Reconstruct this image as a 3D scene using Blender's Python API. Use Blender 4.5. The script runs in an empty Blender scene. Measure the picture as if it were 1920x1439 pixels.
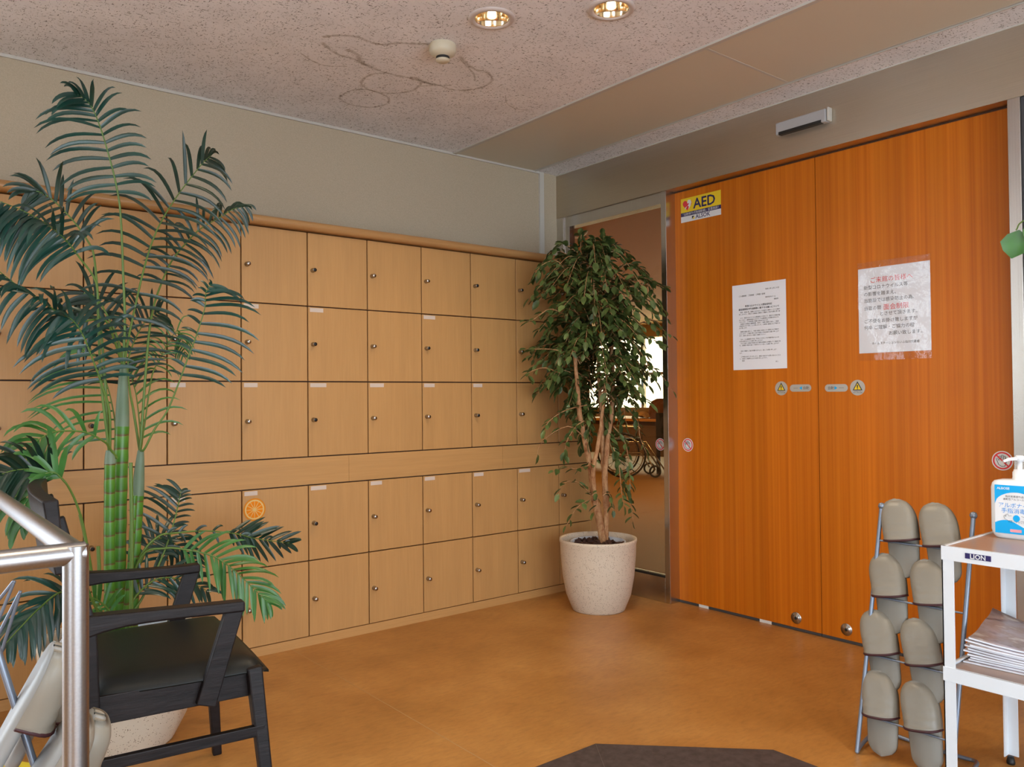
import bpy, bmesh, math, random
from mathutils import Vector, Matrix
from math import sin, cos, pi, radians
V = Vector
sc = bpy.context.scene
COL = sc.collection

# ------------------------------------------------------------------ camera
CAM_POS = V((0, 0, 1.1))
R_ = V((0.78007292, -0.62562103, -0.00919601))
U_ = V((-0.00277175, -0.01815257, 0.99983139))
W_ = V((0.62568247, 0.7799159, 0.01589439))
FPX = 1510.685
cam = bpy.data.cameras.new('camera')
cam.sensor_width = 36; cam.lens = FPX / 1920 * 36; cam.clip_start = .02; cam.clip_end = 200
camo = bpy.data.objects.new('camera', cam); COL.objects.link(camo)
camo.matrix_world = Matrix(((R_.x, U_.x, -W_.x, 0), (R_.y, U_.y, -W_.y, 0), (R_.z, U_.z, -W_.z, 1.1), (0, 0, 0, 1)))
sc.camera = camo
# ------------------------------------------------------------------ light
sc.view_settings.view_transform = 'Standard'; sc.view_settings.look = 'None'
sc.view_settings.gamma = 1; sc.view_settings.use_curve_mapping = False
sc.view_settings.exposure = 0.36
wd = bpy.data.worlds.new('overcast_sky'); sc.world = wd; wd.use_nodes = True
nt = wd.node_tree; bg = nt.nodes['Background']
bg.inputs['Color'].default_value = (.80, .90, 1.0, 1); bg.inputs['Strength'].default_value = 5.6

def area_light(name, loc, rot, sx, sy, energy, color, portal=False):
    l = bpy.data.lights.new(name, 'AREA'); l.shape = 'RECTANGLE'; l.size = sx; l.size_y = sy
    l.energy = energy; l.color = color
    if portal: l.cycles.is_portal = True
    o = bpy.data.objects.new(name, l); COL.objects.link(o); o.location = loc; o.rotation_euler = rot
    return o
# sky portals in the unseen lobby glazing (left end and right side) and in the far hall windows
area_light('window_portal', (-2.98, -1.0, 1.2), (0, -pi/2, 0), 2.3, 2.0, 1, (1, 1, 1), True)
area_light('window_portal', (-1.68, 3.64, 1.2), (-pi/2, 0, 0), 2.4, 2.25, 1, (1, 1, 1), True)
area_light('window_portal', (.75, -2.18, 1.2), (pi/2, 0, 0), 3.5, 2.3, 1, (1, 1, 1), True)
area_light('window_portal', (12.05, 10.5, 1.55), (0, pi/2, 0), 1.3, 6.0, 1, (1, 1, 1), True)

# ------------------------------------------------------------------ materials
def new_mat(name):
    m = bpy.data.materials.new(name); m.use_nodes = True
    return m, m.node_tree, m.node_tree.nodes['Principled BSDF']
def mat(name, col, rough=.5, metal=0, spec=.5, **k):
    m, t, b = new_mat(name)
    b.inputs['Base Color'].default_value = (*col, 1); b.inputs['Roughness'].default_value = rough
    b.inputs['Metallic'].default_value = metal; b.inputs['Specular IOR Level'].default_value = spec
    for a, v in k.items(): b.inputs[a.replace('_', ' ')].default_value = v
    return m
def N(t, ty, **k):
    n = t.nodes.new(ty)
    for a, v in k.items():
        if a.startswith('i_'): n.inputs[a[2:].replace('_', ' ')].default_value = v
        else: setattr(n, a, v)
    return n
def coords(t, scale=(1, 1, 1), out='Object', rot=(0, 0, 0)):
    tc = N(t, 'ShaderNodeTexCoord'); mp = N(t, 'ShaderNodeMapping')
    mp.inputs['Scale'].default_value = scale; mp.inputs['Rotation'].default_value = rot
    t.links.new(tc.outputs[out], mp.inputs['Vector']); return mp.outputs['Vector']
def ramp(t, fac, stops):
    r = N(t, 'ShaderNodeValToRGB'); e = r.color_ramp.elements
    while len(e) < len(stops): e.new(.5)
    for i, (p, c) in enumerate(stops): e[i].position = p; e[i].color = (*c, 1) if len(c) == 3 else c
    t.links.new(fac, r.inputs['Fac']); return r.outputs['Color']
def mix(t, f, a, b, bt='MIX'):
    n = N(t, 'ShaderNodeMix', data_type='RGBA', blend_type=bt)
    for s, v in ((n.inputs[0], f), (n.inputs[6], a), (n.inputs[7], b)):
        if hasattr(v, 'links'): t.links.new(v, s)
        else: s.default_value = v if not isinstance(v, tuple) else (*v, 1)
    return n.outputs[2]
def noise(t, vec, scale, detail=4, rough=.55):
    n = N(t, 'ShaderNodeTexNoise'); n.inputs['Scale'].default_value = scale
    n.inputs['Detail'].default_value = detail; n.inputs['Roughness'].default_value = rough
    t.links.new(vec, n.inputs['Vector']); return n.outputs['Fac']
def bump(t, b, h, s=.1, d=.01):
    n = N(t, 'ShaderNodeBump'); n.inputs['Strength'].default_value = s; n.inputs['Distance'].default_value = d
    t.links.new(h, n.inputs['Height']); t.links.new(n.outputs['Normal'], b.inputs['Normal'])

def wood(name, c1, c2, c3, grain=(60, 60, 1.2), rough=.4, streak=1., fine=None, spec=.4):
    m, t, b = new_mat(name)
    v = coords(t, grain); n1 = noise(t, v, 1.0, 5, .6)
    v2 = coords(t, (grain[0] * .12, grain[1] * .12, grain[2] * .25)); n2 = noise(t, v2, 1.0, 2)
    a = ramp(t, n1, [(.3, c1), (.5, c2), (.7, c3)])
    d = ramp(t, n2, [(.35, (.82,) * 3), (.65, (1.1,) * 3)])
    c = mix(t, streak, a, mix(t, 1., a, d, 'MULTIPLY'))
    t.links.new(c, b.inputs['Base Color']); b.inputs['Roughness'].default_value = rough
    b.inputs['Specular IOR Level'].default_value = spec
    return m
M = {}
M['locker'] = wood('pale_beech_veneer', (.485, .265, .095), (.505, .279, .102), (.53, .295, .110), (150, 150, 6), .42, .25)
M['locker_h'] = wood('pale_beech_veneer_horizontal', (.485, .265, .095), (.505, .279, .102), (.53, .295, .110), (6, 150, 150), .42, .25)
M['rail'] = wood('beech_cornice', (.40, .205, .075), (.44, .235, .088), (.48, .265, .10), (2, 60, 60), .38)
M['gap'] = mat('dark_gap_backing', (.06, .02, .008), .6)  # carcass coloured dark to carry the shade inside the door gaps
M['door'] = wood('orange_teak_veneer', (.48, .118, .005), (.56, .150, .007), (.63, .185, .010), (20, 60, .45), .35, .8, spec=.25)
M['steel'] = None
def steel(name, col, rough, bs, grain):
    m, t, b = new_mat(name)
    b.inputs['Metallic'].default_value = 1; b.inputs['Roughness'].default_value = rough
    b.inputs['Base Color'].default_value = (*col, 1)
    v = coords(t, grain); n = noise(t, v, 1, 3)
    c = ramp(t, n, [(.3, tuple(x * .93 for x in col)), (.7, tuple(min(1, x * 1.05) for x in col))])
    t.links.new(c, b.inputs['Base Color']); bump(t, b, n, bs or .02, .002 if bs else .001)
    return m
M['steel'] = steel('hairline_stainless_steel', (.58, .52, .43), .30, .16, (3, 3, 900))
M['steel_v'] = steel('vertical_brushed_steel', (.60, .58, .55), .26, 0, (400, 400, 1))
M['rail_steel'] = steel('satin_handrail_steel', (.37, .37, .38), .34, 0, (300, 300, 300))
M['chrome'] = mat('chrome', (.42, .40, .38), .22, 1)
M['dark'] = mat('black_slot', (.01, .01, .01), .5)
M['darkgrey'] = mat('dark_track_grey', (.05, .05, .055), .5)
M['tape'] = mat('white_tape', (.7, .72, .72), .4)
M['wagon'] = mat('white_enamel_steel', (.80, .84, .88), .35)
M['wagon_top'] = mat('tan_laminate_board', (.36, .24, .18), .28)
M['rack'] = mat('grey_blue_painted_tube', (.22, .26, .33), .35, .55)
M['paper'] = mat('white_paper', (.82, .85, .92), .6)
M['ink'] = mat('black_ink', (.03, .03, .04), .6)
M['red'] = mat('red_ink', (.75, .04, .05), .5)
M['navy'] = mat('navy_ink', (.02, .015, .11), .4)
M['yellow'] = mat('yellow_print', (.85, .62, .02), .4)
M['signwhite'] = mat('white_print', (.78, .80, .82), .4)
M['silver'] = mat('silver_label', (.50, .50, .47), .32, .35)
M['blueink'] = mat('blue_print', (.0, .27, .75), .35)
M['cyan'] = mat('light_blue_print', (.0, .40, .85), .3)
M['orange'] = mat('orange_print', (.78, .24, .003), .5, spec=.2)
M['cream'] = mat('cream_print', (.74, .52, .20), .5, spec=.2)
M['orange_rim'] = mat('orange_peel_print', (.64, .23, .012), .5, spec=.2)
M['plastic'] = mat('white_plastic', (.82, .86, .90), .3)
M['sensor'] = mat('grey_sensor_plastic', (.42, .42, .43), .4)
M['ivory'] = mat('ivory_plastic', (.62, .56, .42), .45)
M['lamp_white'] = mat('downlight_ring_white', (.62, .55, .52), .4)
M['slipper'] = None
M['trim'] = mat('dark_red_binding', (.05, .012, .016), .5)
M['alu'] = mat('pale_aluminium_trim', (.55, .53, .48), .4)
M['yellow_plastic'] = mat('yellow_plastic', (.9, .72, .05), .35)
M['innerpot'] = mat('pale_blue_inner_pot', (.60, .68, .78), .5)
M['soil'] = mat('dark_bark_chips', (.055, .022, .014), .8)
M['tag'] = mat('pale_name_tape', (.62, .52, .45), .5)

m, t, b = new_mat('linoleum_marbled_tan'); M['floor'] = m
v = coords(t); n1 = noise(t, v, 2.2, 6, .62); n2 = noise(t, coords(t, (1, 3, 1), rot=(0, 0, .5)), 22, 6, .7)
c = ramp(t, n1, [(.3, (.36, .160, .037)), (.5, (.44, .205, .052)), (.72, (.52, .26, .074))])
d = ramp(t, n2, [(.3, (.80, .80, .80)), (.5, (1, 1, 1)), (.7, (1.10, 1.12, 1.14))])
c = mix(t, 1., c, d, 'MULTIPLY')
n3 = noise(t, v, 7, 3); c = mix(t, 1., c, ramp(t, n3, [(.25, (.9, .86, .82)), (.6, (1, 1, 1))]), 'MULTIPLY')
t.links.new(c, b.inputs['Base Color']); b.inputs['Roughness'].default_value = .36
b.inputs['Specular IOR Level'].default_value = .45

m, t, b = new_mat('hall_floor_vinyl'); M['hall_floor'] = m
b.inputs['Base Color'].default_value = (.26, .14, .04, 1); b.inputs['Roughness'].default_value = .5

m, t, b = new_mat('mineral_fibre_ceiling_board'); M['ceiling'] = m
va = coords(t, (1, .33, 1), rot=(0, 0, .4)); vb = coords(t, (.33, 1, 1), rot=(0, 0, .2))
f1 = ramp(t, noise(t, va, 230, 2, .5), [(.30, (.20,) * 3), (.37, (1,) * 3)])
f2 = ramp(t, noise(t, vb, 210, 2, .5), [(.30, (.25,) * 3), (.37, (1,) * 3)])
cl = ramp(t, noise(t, coords(t), 6, 3), [(.3, (.93,) * 3), (.7, (1.04,) * 3)])
c = mix(t, 1., mix(t, 1., f1, f2, 'MULTIPLY'), cl, 'MULTIPLY')
c = mix(t, 1., c, (.85, .85, .88), 'MULTIPLY')
t.links.new(c, b.inputs['Base Color']); b.inputs['Roughness'].default_value = .85
b.inputs['Specular IOR Level'].default_value = .2
M['panel'] = mat('beige_painted_panel', (.64, .58, .46), .42)

m, t, b = new_mat('beige_textured_wallpaper'); M['wall'] = m
n = noise(t, coords(t), 260, 3)
t.links.new(ramp(t, n, [(.3, (.44, .370, .265)), (.7, (.51, .430, .315))]), b.inputs['Base Color'])
b.inputs['Roughness'].default_value = .85; bump(t, b, n, .25, .002)
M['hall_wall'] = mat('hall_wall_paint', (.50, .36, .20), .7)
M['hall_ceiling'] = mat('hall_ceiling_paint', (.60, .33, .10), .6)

m, t, b = new_mat('speckled_cream_stoneware'); M['pot'] = m
vo = N(t, 'ShaderNodeTexVoronoi'); vo.inputs['Scale'].default_value = 190
t.links.new(coords(t, (1, 1, 1)), vo.inputs['Vector'])
sp = ramp(t, vo.outputs['Distance'], [(.22, (0, 0, 0)), (.32, (1, 1, 1))])
gate = ramp(t, noise(t, coords(t), 60, 2), [(.48, (1, 1, 1)), (.54, (0, 0, 0))])
fac = mix(t, 1., sp, gate, 'LIGHTEN')
t.links.new(mix(t, fac, (.16, .10, .06), (.64, .56, .45)), b.inputs['Base Color'])
b.inputs['Roughness'].default_value = .4

m, t, b = new_mat('taupe_faux_leather'); M['slipper'] = m
n = noise(t, coords(t), 14, 3); b.inputs['Base Color'].default_value = (.26, .238, .195, 1)
b.inputs['Roughness'].default_value = .38; bump(t, b, n, .35, .01)
M['slipper2'] = mat('taupe_slipper_sole', (.25, .235, .20), .45)
M['slipper_pale'] = mat('pale_slipper_leather', (.29, .268, .222), .45)
M['insole'] = mat('pale_insole', (.33, .34, .335), .45)

m, t, b = new_mat('black_stained_ash'); M['chairwood'] = m
n = noise(t, coords(t, (6, 60, 60)), 1, 5, .65)
t.links.new(ramp(t, n, [(.35, (.005, .0035, .004)), (.7, (.018, .013, .0135))]), b.inputs['Base Color'])
b.inputs['Roughness'].default_value = .48; b.inputs['Specular IOR Level'].default_value = .3; bump(t, b, n, .3, .003)
m, t, b = new_mat('black_leatherette'); M['seat'] = m
n = noise(t, coords(t), 300, 2); b.inputs['Base Color'].default_value = (.006, .008, .008, 1); b.inputs['Specular IOR Level'].default_value = .3
b.inputs['Roughness'].default_value = .45; bump(t, b, n, .15, .001)

m, t, b = new_mat('dark_brown_mat_tile'); M['mat'] = m
n = noise(t, coords(t), 30, 6, .7)
t.links.new(ramp(t, n, [(.35, (.040, .026, .022)), (.7, (.085, .060, .054))]), b.inputs['Base Color'])
b.inputs['Roughness'].default_value = .7

def leafmat(name, c1, c2, rough=.32, spec=.5, sc_=9):
    m, t, b = new_mat(name)
    n = noise(t, coords(t), sc_, 2)
    t.links.new(ramp(t, n, [(.35, c1), (.65, c2)]), b.inputs['Base Color'])
    b.inputs['Roughness'].default_value = rough; b.inputs['Specular IOR Level'].default_value = spec
    return m
M['palm_teal'] = leafmat('dark_teal_palm_leaf', (.005, .036, .026), (.012, .066, .048), .30, .6)
M['palm_dark'] = leafmat('dark_green_palm_leaf', (.005, .022, .012), (.010, .042, .024), .34, .5)
M['palm_green'] = leafmat('bright_green_palm_leaf', (.030, .125, .018), (.065, .21, .045), .36)
M['rachis'] = mat('yellow_green_stalk', (.11, .20, .035), .4)
M['ficus'] = leafmat('olive_green_leaf', (.030, .055, .012), (.085, .125, .034), .4, .4, 22)
M['ficus_light'] = leafmat('mid_green_leaf', (.07, .115, .028), (.14, .19, .06), .4, .4, 22)
m, t, b = new_mat('ringed_green_cane'); M['cane'] = m
geo = N(t, 'ShaderNodeTexCoord'); sep = N(t, 'ShaderNodeSeparateXYZ'); t.links.new(geo.outputs['Object'], sep.inputs[0])
nz = noise(t, coords(t), 30, 3)
ad = N(t, 'ShaderNodeMath', operation='MULTIPLY_ADD'); t.links.new(nz, ad.inputs[0]); ad.inputs[1].default_value = .012; t.links.new(sep.outputs['Z'], ad.inputs[2])
md = N(t, 'ShaderNodeMath', operation='MODULO'); t.links.new(ad.outputs[0], md.inputs[0]); md.inputs[1].default_value = .045
dv = N(t, 'ShaderNodeMath', operation='DIVIDE'); t.links.new(md.outputs[0], dv.inputs[0]); dv.inputs[1].default_value = .045
ring = ramp(t, dv.outputs[0], [(.0, (.13, .06, .02)), (.10, (.10, .09, .02)), (.16, (.05, .17, .015)), (.9, (.09, .26, .03)), (1., (.16, .25, .05))])
t.links.new(ring, b.inputs['Base Color']); b.inputs['Roughness'].default_value = .35
M['crown'] = leafmat('grey_green_crownshaft', (.13, .20, .12), (.20, .27, .20), .5, .4, 6)
m, t, b = new_mat('tan_mottled_bark'); M['bark'] = m
n = noise(t, coords(t, (1, 1, .5)), 45, 4, .7)
t.links.new(ramp(t, n, [(.3, (.20, .055, .02)), (.42, (.36, .17, .07)), (.6, (.50, .29, .14))]), b.inputs['Base Color'])
b.inputs['Roughness'].default_value = .75; bump(t, b, n, .6, .01)

m = bpy.data.materials.new('clear_float_glass'); m.use_nodes = True; t = m.node_tree; t.nodes.clear(); M['glass'] = m
o = N(t, 'ShaderNodeOutputMaterial'); tr = N(t, 'ShaderNodeBsdfTransparent'); tr.inputs[0].default_value = (.68, .54, .29, 1)
gl = N(t, 'ShaderNodeBsdfGlossy'); gl.inputs['Roughness'].default_value = .0
fr = N(t, 'ShaderNodeFresnel'); fr.inputs['IOR'].default_value = 1.5
mx = N(t, 'ShaderNodeMixShader'); t.links.new(fr.outputs[0], mx.inputs[0]); t.links.new(tr.outputs[0], mx.inputs[1]); t.links.new(gl.outputs[0], mx.inputs[2]); t.links.new(mx.outputs[0], o.inputs[0])
m = bpy.data.materials.new('clear_film'); m.use_nodes = True; t = m.node_tree; t.nodes.clear(); M['film'] = m
o = N(t, 'ShaderNodeOutputMaterial'); tr = N(t, 'ShaderNodeBsdfTransparent'); tr.inputs[0].default_value = (.97, .97, .97, 1)
gl = N(t, 'ShaderNodeBsdfGlossy'); gl.inputs['Roughness'].default_value = .12
nn = noise(t, coords(t), 16, 3); bp = N(t, 'ShaderNodeBump'); bp.inputs['Strength'].default_value = .25; bp.inputs['Distance'].default_value = .012
t.links.new(nn, bp.inputs['Height']); t.links.new(bp.outputs[0], gl.inputs['Normal'])
mx = N(t, 'ShaderNodeMixShader'); mx.inputs[0].default_value = .07; t.links.new(tr.outputs[0], mx.inputs[1]); t.links.new(gl.outputs[0], mx.inputs[2]); t.links.new(mx.outputs[0], o.inputs[0])
m = bpy.data.materials.new('brown_water_stain'); m.use_nodes = True; t = m.node_tree; M['stain'] = m
b = t.nodes['Principled BSDF']; b.inputs['Base Color'].default_value = (.36, .27, .16, 1); b.inputs['Roughness'].default_value = .9
at_ = N(t, 'ShaderNodeAttribute', attribute_name='soft')
mu = N(t, 'ShaderNodeMath', operation='MULTIPLY'); t.links.new(at_.outputs['Fac'], mu.inputs[0])
t.links.new(ramp(t, noise(t, coords(t), 40, 4, .7), [(.3, (.15,) * 3), (.65, (.95,) * 3)]), mu.inputs[1])
mu2 = N(t, 'ShaderNodeMath', operation='MULTIPLY'); t.links.new(mu.outputs[0], mu2.inputs[0]); mu2.inputs[1].default_value = .62; t.links.new(mu2.outputs[0], b.inputs['Alpha'])
def emit(name, col, s):
    m, t, b = new_mat(name); b.inputs['Base Color'].default_value = (*col, 1)
    b.inputs['Emission Color'].default_value = (*col, 1); b.inputs['Emission Strength'].default_value = s; return m
M['bulb'] = emit('lit_bulb', (1, .86, .62), 14)
M['reflector'] = mat('gold_reflector', (.92, .80, .58), .12, 1)
M['concrete'] = mat('pale_paving', (.78, .79, .80), .9)
m, t, b = new_mat('newsprint_page'); M['news'] = m
n = noise(t, coords(t, (6, 3, 1)), 4, 3, .6)
c = ramp(t, n, [(.25, (.18, .15, .22)), (.42, (.50, .46, .52)), (.55, (.42, .34, .34)), (.68, (.74, .73, .75))])
t.links.new(c, b.inputs['Base Color']); b.inputs['Roughness'].default_value = .4

# ------------------------------------------------------------------ helpers
ROOTLOC = {}
def tag(o, label=None, cat=None, group=None, kind=None):
    if label: o['label'] = label
    if cat: o['category'] = cat
    if group: o['group'] = group
    if kind: o['kind'] = kind
    return o
def thing(name, loc, label, cat, group=None, rotz=0):
    o = bpy.data.objects.new(name, None); COL.objects.link(o)
    o.location = loc; o.rotation_euler = (0, 0, rotz); o.empty_display_size = .05
    return tag(o, label, cat, group)
def origin_of(p):
    while p is not None and p.type != 'EMPTY' and p.parent is not None: p = p.parent
    return V(p.location) if p is not None else V((0, 0, 0))
class MB:
    def __init__(s): s.v = []; s.f = []; s.mi = []; s.sm = []
    def add(s, vs, fs, mi=0, sm=False):
        o = len(s.v); s.v += [V(x) for x in vs]
        for f in fs: s.f.append([o + i for i in f]); s.mi.append(mi); s.sm.append(sm)
        return s
    def box(s, lo, hi, mi=0):
        (a, b, c), (d, e, f) = lo, hi
        vs = [(a, b, c), (d, b, c), (d, e, c), (a, e, c), (a, b, f), (d, b, f), (d, e, f), (a, e, f)]
        return s.add(vs, [(0, 3, 2, 1), (4, 5, 6, 7), (0, 1, 5, 4), (1, 2, 6, 5), (2, 3, 7, 6), (3, 0, 4, 7)], mi)
    def hexa(s, b4, t4, mi=0):          # bottom quad, top quad (same winding)
        return s.add(list(b4) + list(t4), [(0, 3, 2, 1), (4, 5, 6, 7), (0, 1, 5, 4), (1, 2, 6, 5), (2, 3, 7, 6), (3, 0, 4, 7)], mi)
    def bar(s, a, b, wa, ha, side=None, mi=0, wb=None, hb=None):
        a, b = V(a), V(b); d = (b - a).normalized(); side = V(side or (0, 0, 1))
        x = side - d * side.dot(d); x.normalize(); y = d.cross(x); wb = wb or wa; hb = hb or ha
        q = lambda p, w, h: [p + x * w / 2 * i + y * h / 2 * j for i, j in ((-1, -1), (1, -1), (1, 1), (-1, 1))]
        return s.hexa(q(a, wa, ha), q(b, wb, hb), mi)
    def quad(s, a, b, c, d, mi=0): return s.add([a, b, c, d], [(0, 1, 2, 3)], mi)
    def tube(s, pts, r, seg=8, mi=0, cap=True):
        pts = [V(p) for p in pts]; n = len(pts); rs = r if isinstance(r, (list, tuple)) else [r] * n
        vs = []; nrm = None
        for i, p in enumerate(pts):
            d = (pts[min(i + 1, n - 1)] - pts[max(i - 1, 0)]).normalized()
            if nrm is None: nrm = d.orthogonal().normalized()
            nrm = (nrm - d * nrm.dot(d)).normalized(); bn = d.cross(nrm)
            for k in range(seg):
                a = 2 * pi * k / seg; vs.append(p + (nrm * cos(a) + bn * sin(a)) * rs[i])
        fs = [(i * seg + k, i * seg + (k + 1) % seg, (i + 1) * seg + (k + 1) % seg, (i + 1) * seg + k) for i in range(n - 1) for k in range(seg)]
        s.add(vs, fs, mi, True)
        if cap: s.add(vs[:seg], [tuple(range(seg))[::-1]], mi); s.add(vs[-seg:], [tuple(range(seg))], mi)
        return s
    def lathe(s, prof, c=(0, 0, 0), seg=40, mi=0, axis='z', sm=True, frm=None):
        c = V(c); vs = []
        for (r, z) in prof:
            for k in range(seg):
                a = 2 * pi * k / seg
                p = V((r * cos(a), r * sin(a), z))
                if frm is not None: p = frm @ p
                elif axis == 'y': p = V((p.x, p.z, p.y))
                elif axis == 'x': p = V((p.z, p.y, p.x))
                vs.append(c + p)
        n = len(prof)
        return s.add(vs, [(i * seg + k, i * seg + (k + 1) % seg, (i + 1) * seg + (k + 1) % seg, (i + 1) * seg + k) for i in range(n - 1) for k in range(seg)], mi, sm)
    def prism(s, poly, M4, d, mi=0):     # 2d outline in plane of M4, thickness d along its z
        n = len(poly); a = [M4 @ V((x, y, 0)) for x, y in poly]; b = [M4 @ V((x, y, d)) for x, y in poly]
        s.add(a + b, [tuple(range(n))[::-1], tuple(range(n, 2 * n))] + [(i, (i + 1) % n, n + (i + 1) % n, n + i) for i in range(n)], mi)
        return s
    def build(s, name, m, parent=None, origin=None, bevel=0, bseg=2, sub=0, fix=True):
        me = bpy.data.meshes.new(name); o3 = V(origin) if origin is not None else (origin_of(parent) if parent else V((0, 0, 0)))
        me.from_pydata([v - o3 for v in s.v], [], s.f)
        for mm in (m if isinstance(m, (list, tuple)) else [m]): me.materials.append(mm)
        for p, i, k in zip(me.polygons, s.mi, s.sm): p.material_index = i; p.use_smooth = k
        if fix:
            b = bmesh.new(); b.from_mesh(me); bmesh.ops.recalc_face_normals(b, faces=b.faces); b.to_mesh(me); b.free()
        o = bpy.data.objects.new(name, me); COL.objects.link(o)
        if parent: o.parent = parent
        elif origin is not None: o.location = o3
        if bevel:
            md = o.modifiers.new('bevel', 'BEVEL'); md.width = bevel; md.segments = bseg; md.limit_method = 'ANGLE'; md.angle_limit = radians(40)
        if sub:
            md = o.modifiers.new('sub', 'SUBSURF'); md.levels = sub; md.render_levels = sub
        return o
def ray(px, py): return W_ + R_ * ((px - 960) / FPX) - U_ * ((py - 719.5) / FPX)
def at(px, py, Y):                       # the point of the plane y = Y seen at a photo pixel
    d = ray(px, py); return CAM_POS + d * (Y / d.y)
def cr(pts, n):                          # Catmull-Rom resample
    pts = [V(p) for p in pts]; P = [pts[0] * 2 - pts[1]] + pts + [pts[-1] * 2 - pts[-2]]; out = []
    L = len(pts) - 1
    for i in range(n + 1):
        u = i / n * L; k = min(int(u), L - 1); f = u - k; a, b, c, d = P[k:k + 4]
        out.append(.5 * ((2 * b) + (c - a) * f + (2 * a - 5 * b + 4 * c - d) * f * f + (3 * b - a - 3 * c + d) * f ** 3))
    return out
def text(strs, m, parent, M4, name='lettering', bold=0., res=2, thick=None):
    """strs: list of (string, x, y, size, align) laid out in the plane of M4, joined into one mesh"""
    bm = bmesh.new()
    for st, x, y, size, al in strs:
        cu = bpy.data.curves.new('t', 'FONT'); cu.body = st; cu.size = size; cu.align_x = al; cu.resolution_u = res
        cu.offset = bold * size; cu.fill_mode = 'FRONT'
        ob = bpy.data.objects.new('t', cu); COL.objects.link(ob); bpy.context.view_layer.update()
        me = bpy.data.meshes.new_from_object(ob.evaluated_get(bpy.context.evaluated_depsgraph_get()))
        me.transform(M4 @ Matrix.Translation((x, y, 0))); bm.from_mesh(me)
        bpy.data.objects.remove(ob); bpy.data.curves.remove(cu); bpy.data.meshes.remove(me)
    me = bpy.data.meshes.new(name); o3 = origin_of(parent)
    bm.transform(Matrix.Translation(-o3)); bm.to_mesh(me); bm.free(); me.materials.clear(); me.materials.append(m)
    for p in me.polygons: p.material_index = 0
    o = bpy.data.objects.new(name, me); COL.objects.link(o); o.parent = parent; return o
def face_mx(y, z, x, ang=0):             # frame on a surface facing -X: right = -Y, up = Z
    return Matrix(((0, 0, -1, x), (-1, 0, 0, y), (0, 1, 0, z), (0, 0, 0, 1))) @ Matrix.Rotation(ang, 4, 'Z')
def face_my(x, z, y):                    # frame on a surface facing -Y: right = +X
    return Matrix(((1, 0, 0, x), (0, 0, -1, y), (0, 1, 0, z), (0, 0, 0, 1)))
def disc(r, n=40): return [(r * cos(2 * pi * i / n), r * sin(2 * pi * i / n)) for i in range(n)]
def struct(mb, name, m, parent=None, **k):
    o = mb.build(name, m, parent, **k)
    if not parent: o['kind'] = 'structure'
    return o

XD, XP, YL, YW, ZC = 3.373, 3.297, 3.375, 3.66, 2.45
# ------------------------------------------------------------------ setting
f = struct(MB().box((-3.2, -2.4, -.08), (3.42, 3.78, 0)), 'floor', M['floor'])
seam = MB()
for a, b_ in (((1.52, 3.35), (1.40, -2)), ((-3.1, 2.62), (1.47, 2.62))):
    pass
seam.box((1.458, -2.3, 0), (1.461, 3.37, .0006))
seam.build('floor_seam', mat('pale_floor_weld', (.46, .27, .12), .5), f)
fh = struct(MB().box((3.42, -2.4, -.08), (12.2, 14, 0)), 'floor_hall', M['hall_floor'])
g = struct(MB().box((-25, -25, -.16), (26, 26, -.09)), 'ground', M['concrete'])
c_ = struct(MB().box((-3.2, -2.4, ZC), (2.525, 3.78, ZC + .1)).box((3.125, -2.4, ZC), (3.45, 3.78, ZC + .1)), 'ceiling', M['ceiling'])
pn = MB()
for y0, y1 in ((1.957, 3.655), (.25, 1.945), (-2.3, .24)): pn.box((2.545, y0, ZC - .002), (3.105, y1, ZC + .1))
pn.build('ceiling_panel', M['panel'], c_)
tr = MB().box((2.525, -2.35, ZC - .008), (2.545, 3.655, ZC + .08)).box((3.105, -2.35, ZC - .003), (3.112, 3.655, ZC + .08)).box((3.119, -2.35, ZC - .006), (3.125, 3.655, ZC + .08))
for y in (1.951, .245): tr.box((2.545, y - .006, ZC - .003), (3.105, y + .006, ZC + .08))
tr.build('panel_frame', M['alu'], c_)
MB().box((3.112, -2.35, ZC + .01), (3.119, 3.655, ZC + .08)).build('shadow_gap', M['dark'], c_)
# water stains: soft ribbons on the board
def ribbon(pts, w, n=70, seed=0):
    rnd = random.Random(seed); P = cr(pts, n); vs = []; fs = []; sf = []
    for i, p in enumerate(P):
        d = (P[min(i + 1, n)] - P[max(i - 1, 0)]).normalized(); q = V((-d.y, d.x, 0))
        ww = w * (.6 + .9 * rnd.random()); z = ZC - .0009
        for k, a in ((-1, 0), (-.25, 1), (.25, 1), (1, 0)): vs.append((p.x + q.x * ww * k, p.y + q.y * ww * k, z)); sf.append(a * (.6 + .4 * rnd.random()))
    for i in range(n):
        for k in range(3): fs.append((i * 4 + k, i * 4 + k + 1, i * 4 + 5 + k, i * 4 + 4 + k))
    return vs, fs, sf
def atz(px, py, Z):
    d = ray(px, py); return CAM_POS + d * ((Z - 1.1) / d.z)
def cz(x, y): return atz(500 + x / 3.84, 40 + y / 3.84, ZC)
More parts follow.
